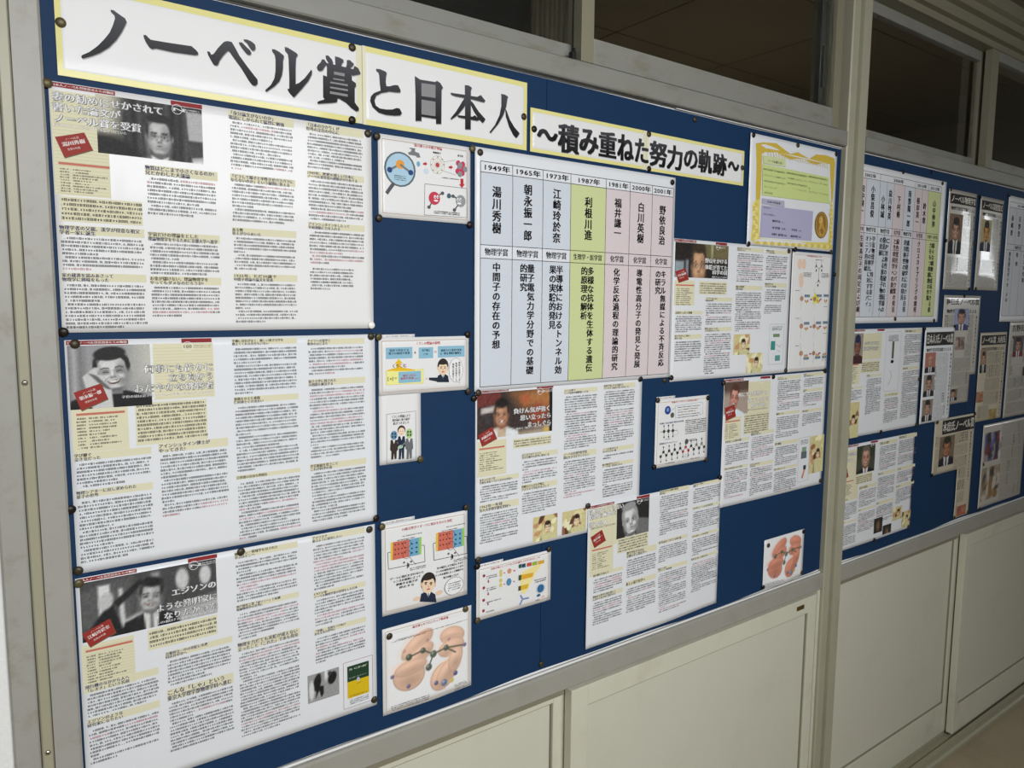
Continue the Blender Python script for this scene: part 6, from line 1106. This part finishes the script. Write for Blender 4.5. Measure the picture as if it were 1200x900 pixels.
newspaper('newspaper clipping headed 梅田氏 with a man in a blue suit, below the film-covered newspapers', (2.4760, 1.2365, 2.7400, 1.5880), 'mid-board newspaper', '梅田氏ノーベル賞', hz=(.90, .98), dark=False, photos=[(.28, .68, .68, .88, ph_face((150, 156, 190), suit=(60, 70, 110))), (.36, .50, .62, .62, ph_mix(4, [(150, 130, 120), (110, 90, 90), (180, 160, 140)])), (.28, .03, .52, .14, ph_face((120, 110, 100)))], seed=3, mat='paper_gloss', outline=lambda X, Z: (X > 2.700) & (Z < 1.33), amp=.0018, lift=.0012)
newspaper('newspaper strip headed 日本人3氏 with three portraits stacked in a column', (2.3560, 1.1900, 2.5540, 1.4880), 'three portraits newspaper', '日本人3氏ノーベル賞', hz=(.81, .95), photos=[(.06, .53, .40, .74, ph_face((170, 110, 100), hair=None)), (.06, .28, .40, .51, ph_face((150, 140, 134), smile=True)), (.06, .02, .40, .25, ph_face((140, 128, 120)))], seed=5, mat='paper', lift=.0060, tone=(110, 110, 110))
newspaper('yellowed newspaper with a black headline band, between two film-covered clippings', (2.7580, 1.1600, 2.9720, 1.4650), 'yellowed newspaper', 'ノーベル賞 大村氏', hz=(.86, .97), photos=[(.05, .55, .28, .82, ph_face((150, 130, 110))), (.0, .22, .24, .34, ph_mix(7, [(170, 120, 90), (140, 100, 80), (190, 160, 130)])), (.5, .0, .8, .12, ph_mix(8, [(160, 140, 90), (130, 110, 70), (190, 170, 120)]))], seed=6)
newspaper('newspaper headed 吉野氏 at the right edge of the photo, below the rightmost prize table', (2.9900, 1.1550, 3.3200, 1.5010), 'newspaper headed 吉野氏', '吉野氏ノーベル賞', hz=(.88, .98), dark=False, photos=[(.12, .63, .4, .84, ph_face((90, 80, 84), suit=(120, 40, 50))), (.15, .42, .8, .52, ph_mix(9, [(180, 176, 166), (90, 84, 80), (60, 56, 54)]))], seed=7, mat='paper_gloss')
newspaper('stepped newspaper clipping headed 本庶氏 whose right column hangs down to the rail', (2.4710, .8420, 2.7620, 1.1930), 'stepped newspaper clipping', '本庶氏ノーベル賞', hz=(.85, .98), hx=(.18, .99), photos=[(.14, .55, .5, .83, ph_face((120, 104, 84), skin=(170, 120, 90))), (.68, .01, .92, .11, ph_mix(10, [(164, 100, 76), (150, 90, 70), (176, 120, 96)]))], seed=8, sub=False, outline=lambda X, Z: (X < 2.655) & (Z < 1.010), tone=(96, 84, 62))
newspaper('large newspaper page with crowded colour photos beside the rail, lower right', (2.8350, .8455, 3.2050, 1.1430), 'large newspaper page', None, photos=[(.05, .55, .42, .9, ph_mix(11, [(150, 140, 140), (90, 100, 150), (200, 196, 190), (110, 60, 60), (60, 60, 70)], 30)), (.04, .08, .45, .48, ph_mix(12, [(150, 140, 120), (80, 74, 70), (190, 180, 170), (140, 110, 70)], 30))], seed=9, mat='paper_gloss', sub=False, side=False, tone=(120, 116, 110))

# ================================================================== THUMBTACKS
def tack_mesh(mat):
    prof = [(.0046, 0), (.0052, .0004), (.0054, .0010), (.0050, .0019), (.0040, .0028), (.0024, .0034), (.0009, .0037)]; n = 20; vs = []; fs = []
    for r, h in prof:
        r *= 1.1
        for i in range(n): a = 2 * math.pi * i / n; vs.append((r * math.cos(a), -h, r * math.sin(a)))
    for j in range(len(prof) - 1):
        for i in range(n): fs.append((j * n + i, j * n + (i + 1) % n, (j + 1) * n + (i + 1) % n, (j + 1) * n + i))
    m = len(prof) - 1; fs.append(tuple(m * n + i for i in range(n))); fs.append(tuple(range(n))[::-1])
    me = bpy.data.meshes.new('thumbtack'); me.from_pydata(vs, [], fs); me.update()
    bm = bmesh.new(); bm.from_mesh(me); bmesh.ops.recalc_face_normals(bm, faces=bm.faces[:]); bm.to_mesh(me); bm.free()
    me.polygons.foreach_set('use_smooth', [True] * (len(fs) - 2) + [False, False]); me.materials.append(mat); return me
TM = {k_: tack_mesh(M[k_]) for k_ in ('pin', 'pin_olive', 'pin_dark', 'pin_white')}
info = []
for i, (x, z) in enumerate(PINS):
    best = None; front = 0.0
    for sh in SHEETS:
        x0, z0, x1, z1 = sh.b
        dx = max(x0 - x, 0, x - x1); dz = max(z0 - z, 0, z - z1); dist = math.hypot(dx, dz)
        if dist < .006: front = max(front, -float(sh.y(np.array([x]), np.array([z]))[0]))
        cd = min(math.hypot(x - px, z - pz) for px in (x0, x1, (x0 + x1) / 2) for pz in (z0, z1, (z0 + z1) / 2))
        if dist < .014 and (best is None or cd < best[0]):
            u = (x - x0) / (x1 - x0); v = (z - z0) / (z1 - z0)
            hv = 'top' if v > .75 else 'bottom' if v < .25 else ''; hh_ = 'left' if u < .25 else 'right' if u > .75 else ''
            pos = (hv + ' ' + hh_ + ' corner of the ') if hv and hh_ else ((hv or hh_ or 'middle') + ' edge of the ')
            best = (cd, pos + sh.short)
    info.append([x, z, front, best[1] if best else None])
order = {}
for i, r in enumerate(info): order.setdefault(r[3], []).append(i)
fin = {}
for kx, ids in order.items():
    if kx is None:
        for i in ids:
            x, z = info[i][:2]
            fin[i] = 'pushed into bare blue cloth ' + ('above the subtitle' if z > 1.9 and x < 1.8 else 'near the bottom rail' if z < .9 else 'at the top of the right board' if z > 1.9 else 'beside the centre post')
    elif len(ids) == 1: fin[ids[0]] = 'at the ' + kx
    else:
        xs_ = [info[i][0] for i in ids]; zs_ = [info[i][1] for i in ids]
        horiz = (max(xs_) - min(xs_)) > (max(zs_) - min(zs_)); ids2 = sorted(ids, key=lambda i: info[i][0] if horiz else -info[i][1])
        nm = ('left one', 'right one') if horiz else ('upper one', 'lower one')
        if len(ids2) == 3: nm = (('leftmost', 'middle', 'rightmost') if horiz else ('uppermost', 'middle', 'lowest'))
        for j, i in enumerate(ids2): fin[i] = 'at the ' + kx.replace('the prize table behind', 'the table by') + ', ' + (nm[j] if j < len(nm) else 'number %d' % j)
for i, (x, z, fr, _) in enumerate(info):
    kind = 'pin_white' if i == 18 else ('pin_olive', 'pin', 'pin_dark', 'pin')[i % 4] if x < .8 else ('pin_dark', 'pin')[i % 2]
    o = bpy.data.objects.new('thumbtack', TM[kind]); COL.objects.link(o)
    o.location = (x, -(fr + .0003), z); o.rotation_euler = (RND.uniform(-.12, .12), RND.uniform(0, 3), RND.uniform(-.12, .12))
    col = {'pin_white': 'white', 'pin_olive': 'olive bronze', 'pin': 'dark bronze', 'pin_dark': 'nearly black'}[kind]
    o['label'] = (col + ' thumbtack ' + fin[i]); o['category'] = 'thumbtack'; o['group'] = 'thumbtacks on the notice boards'
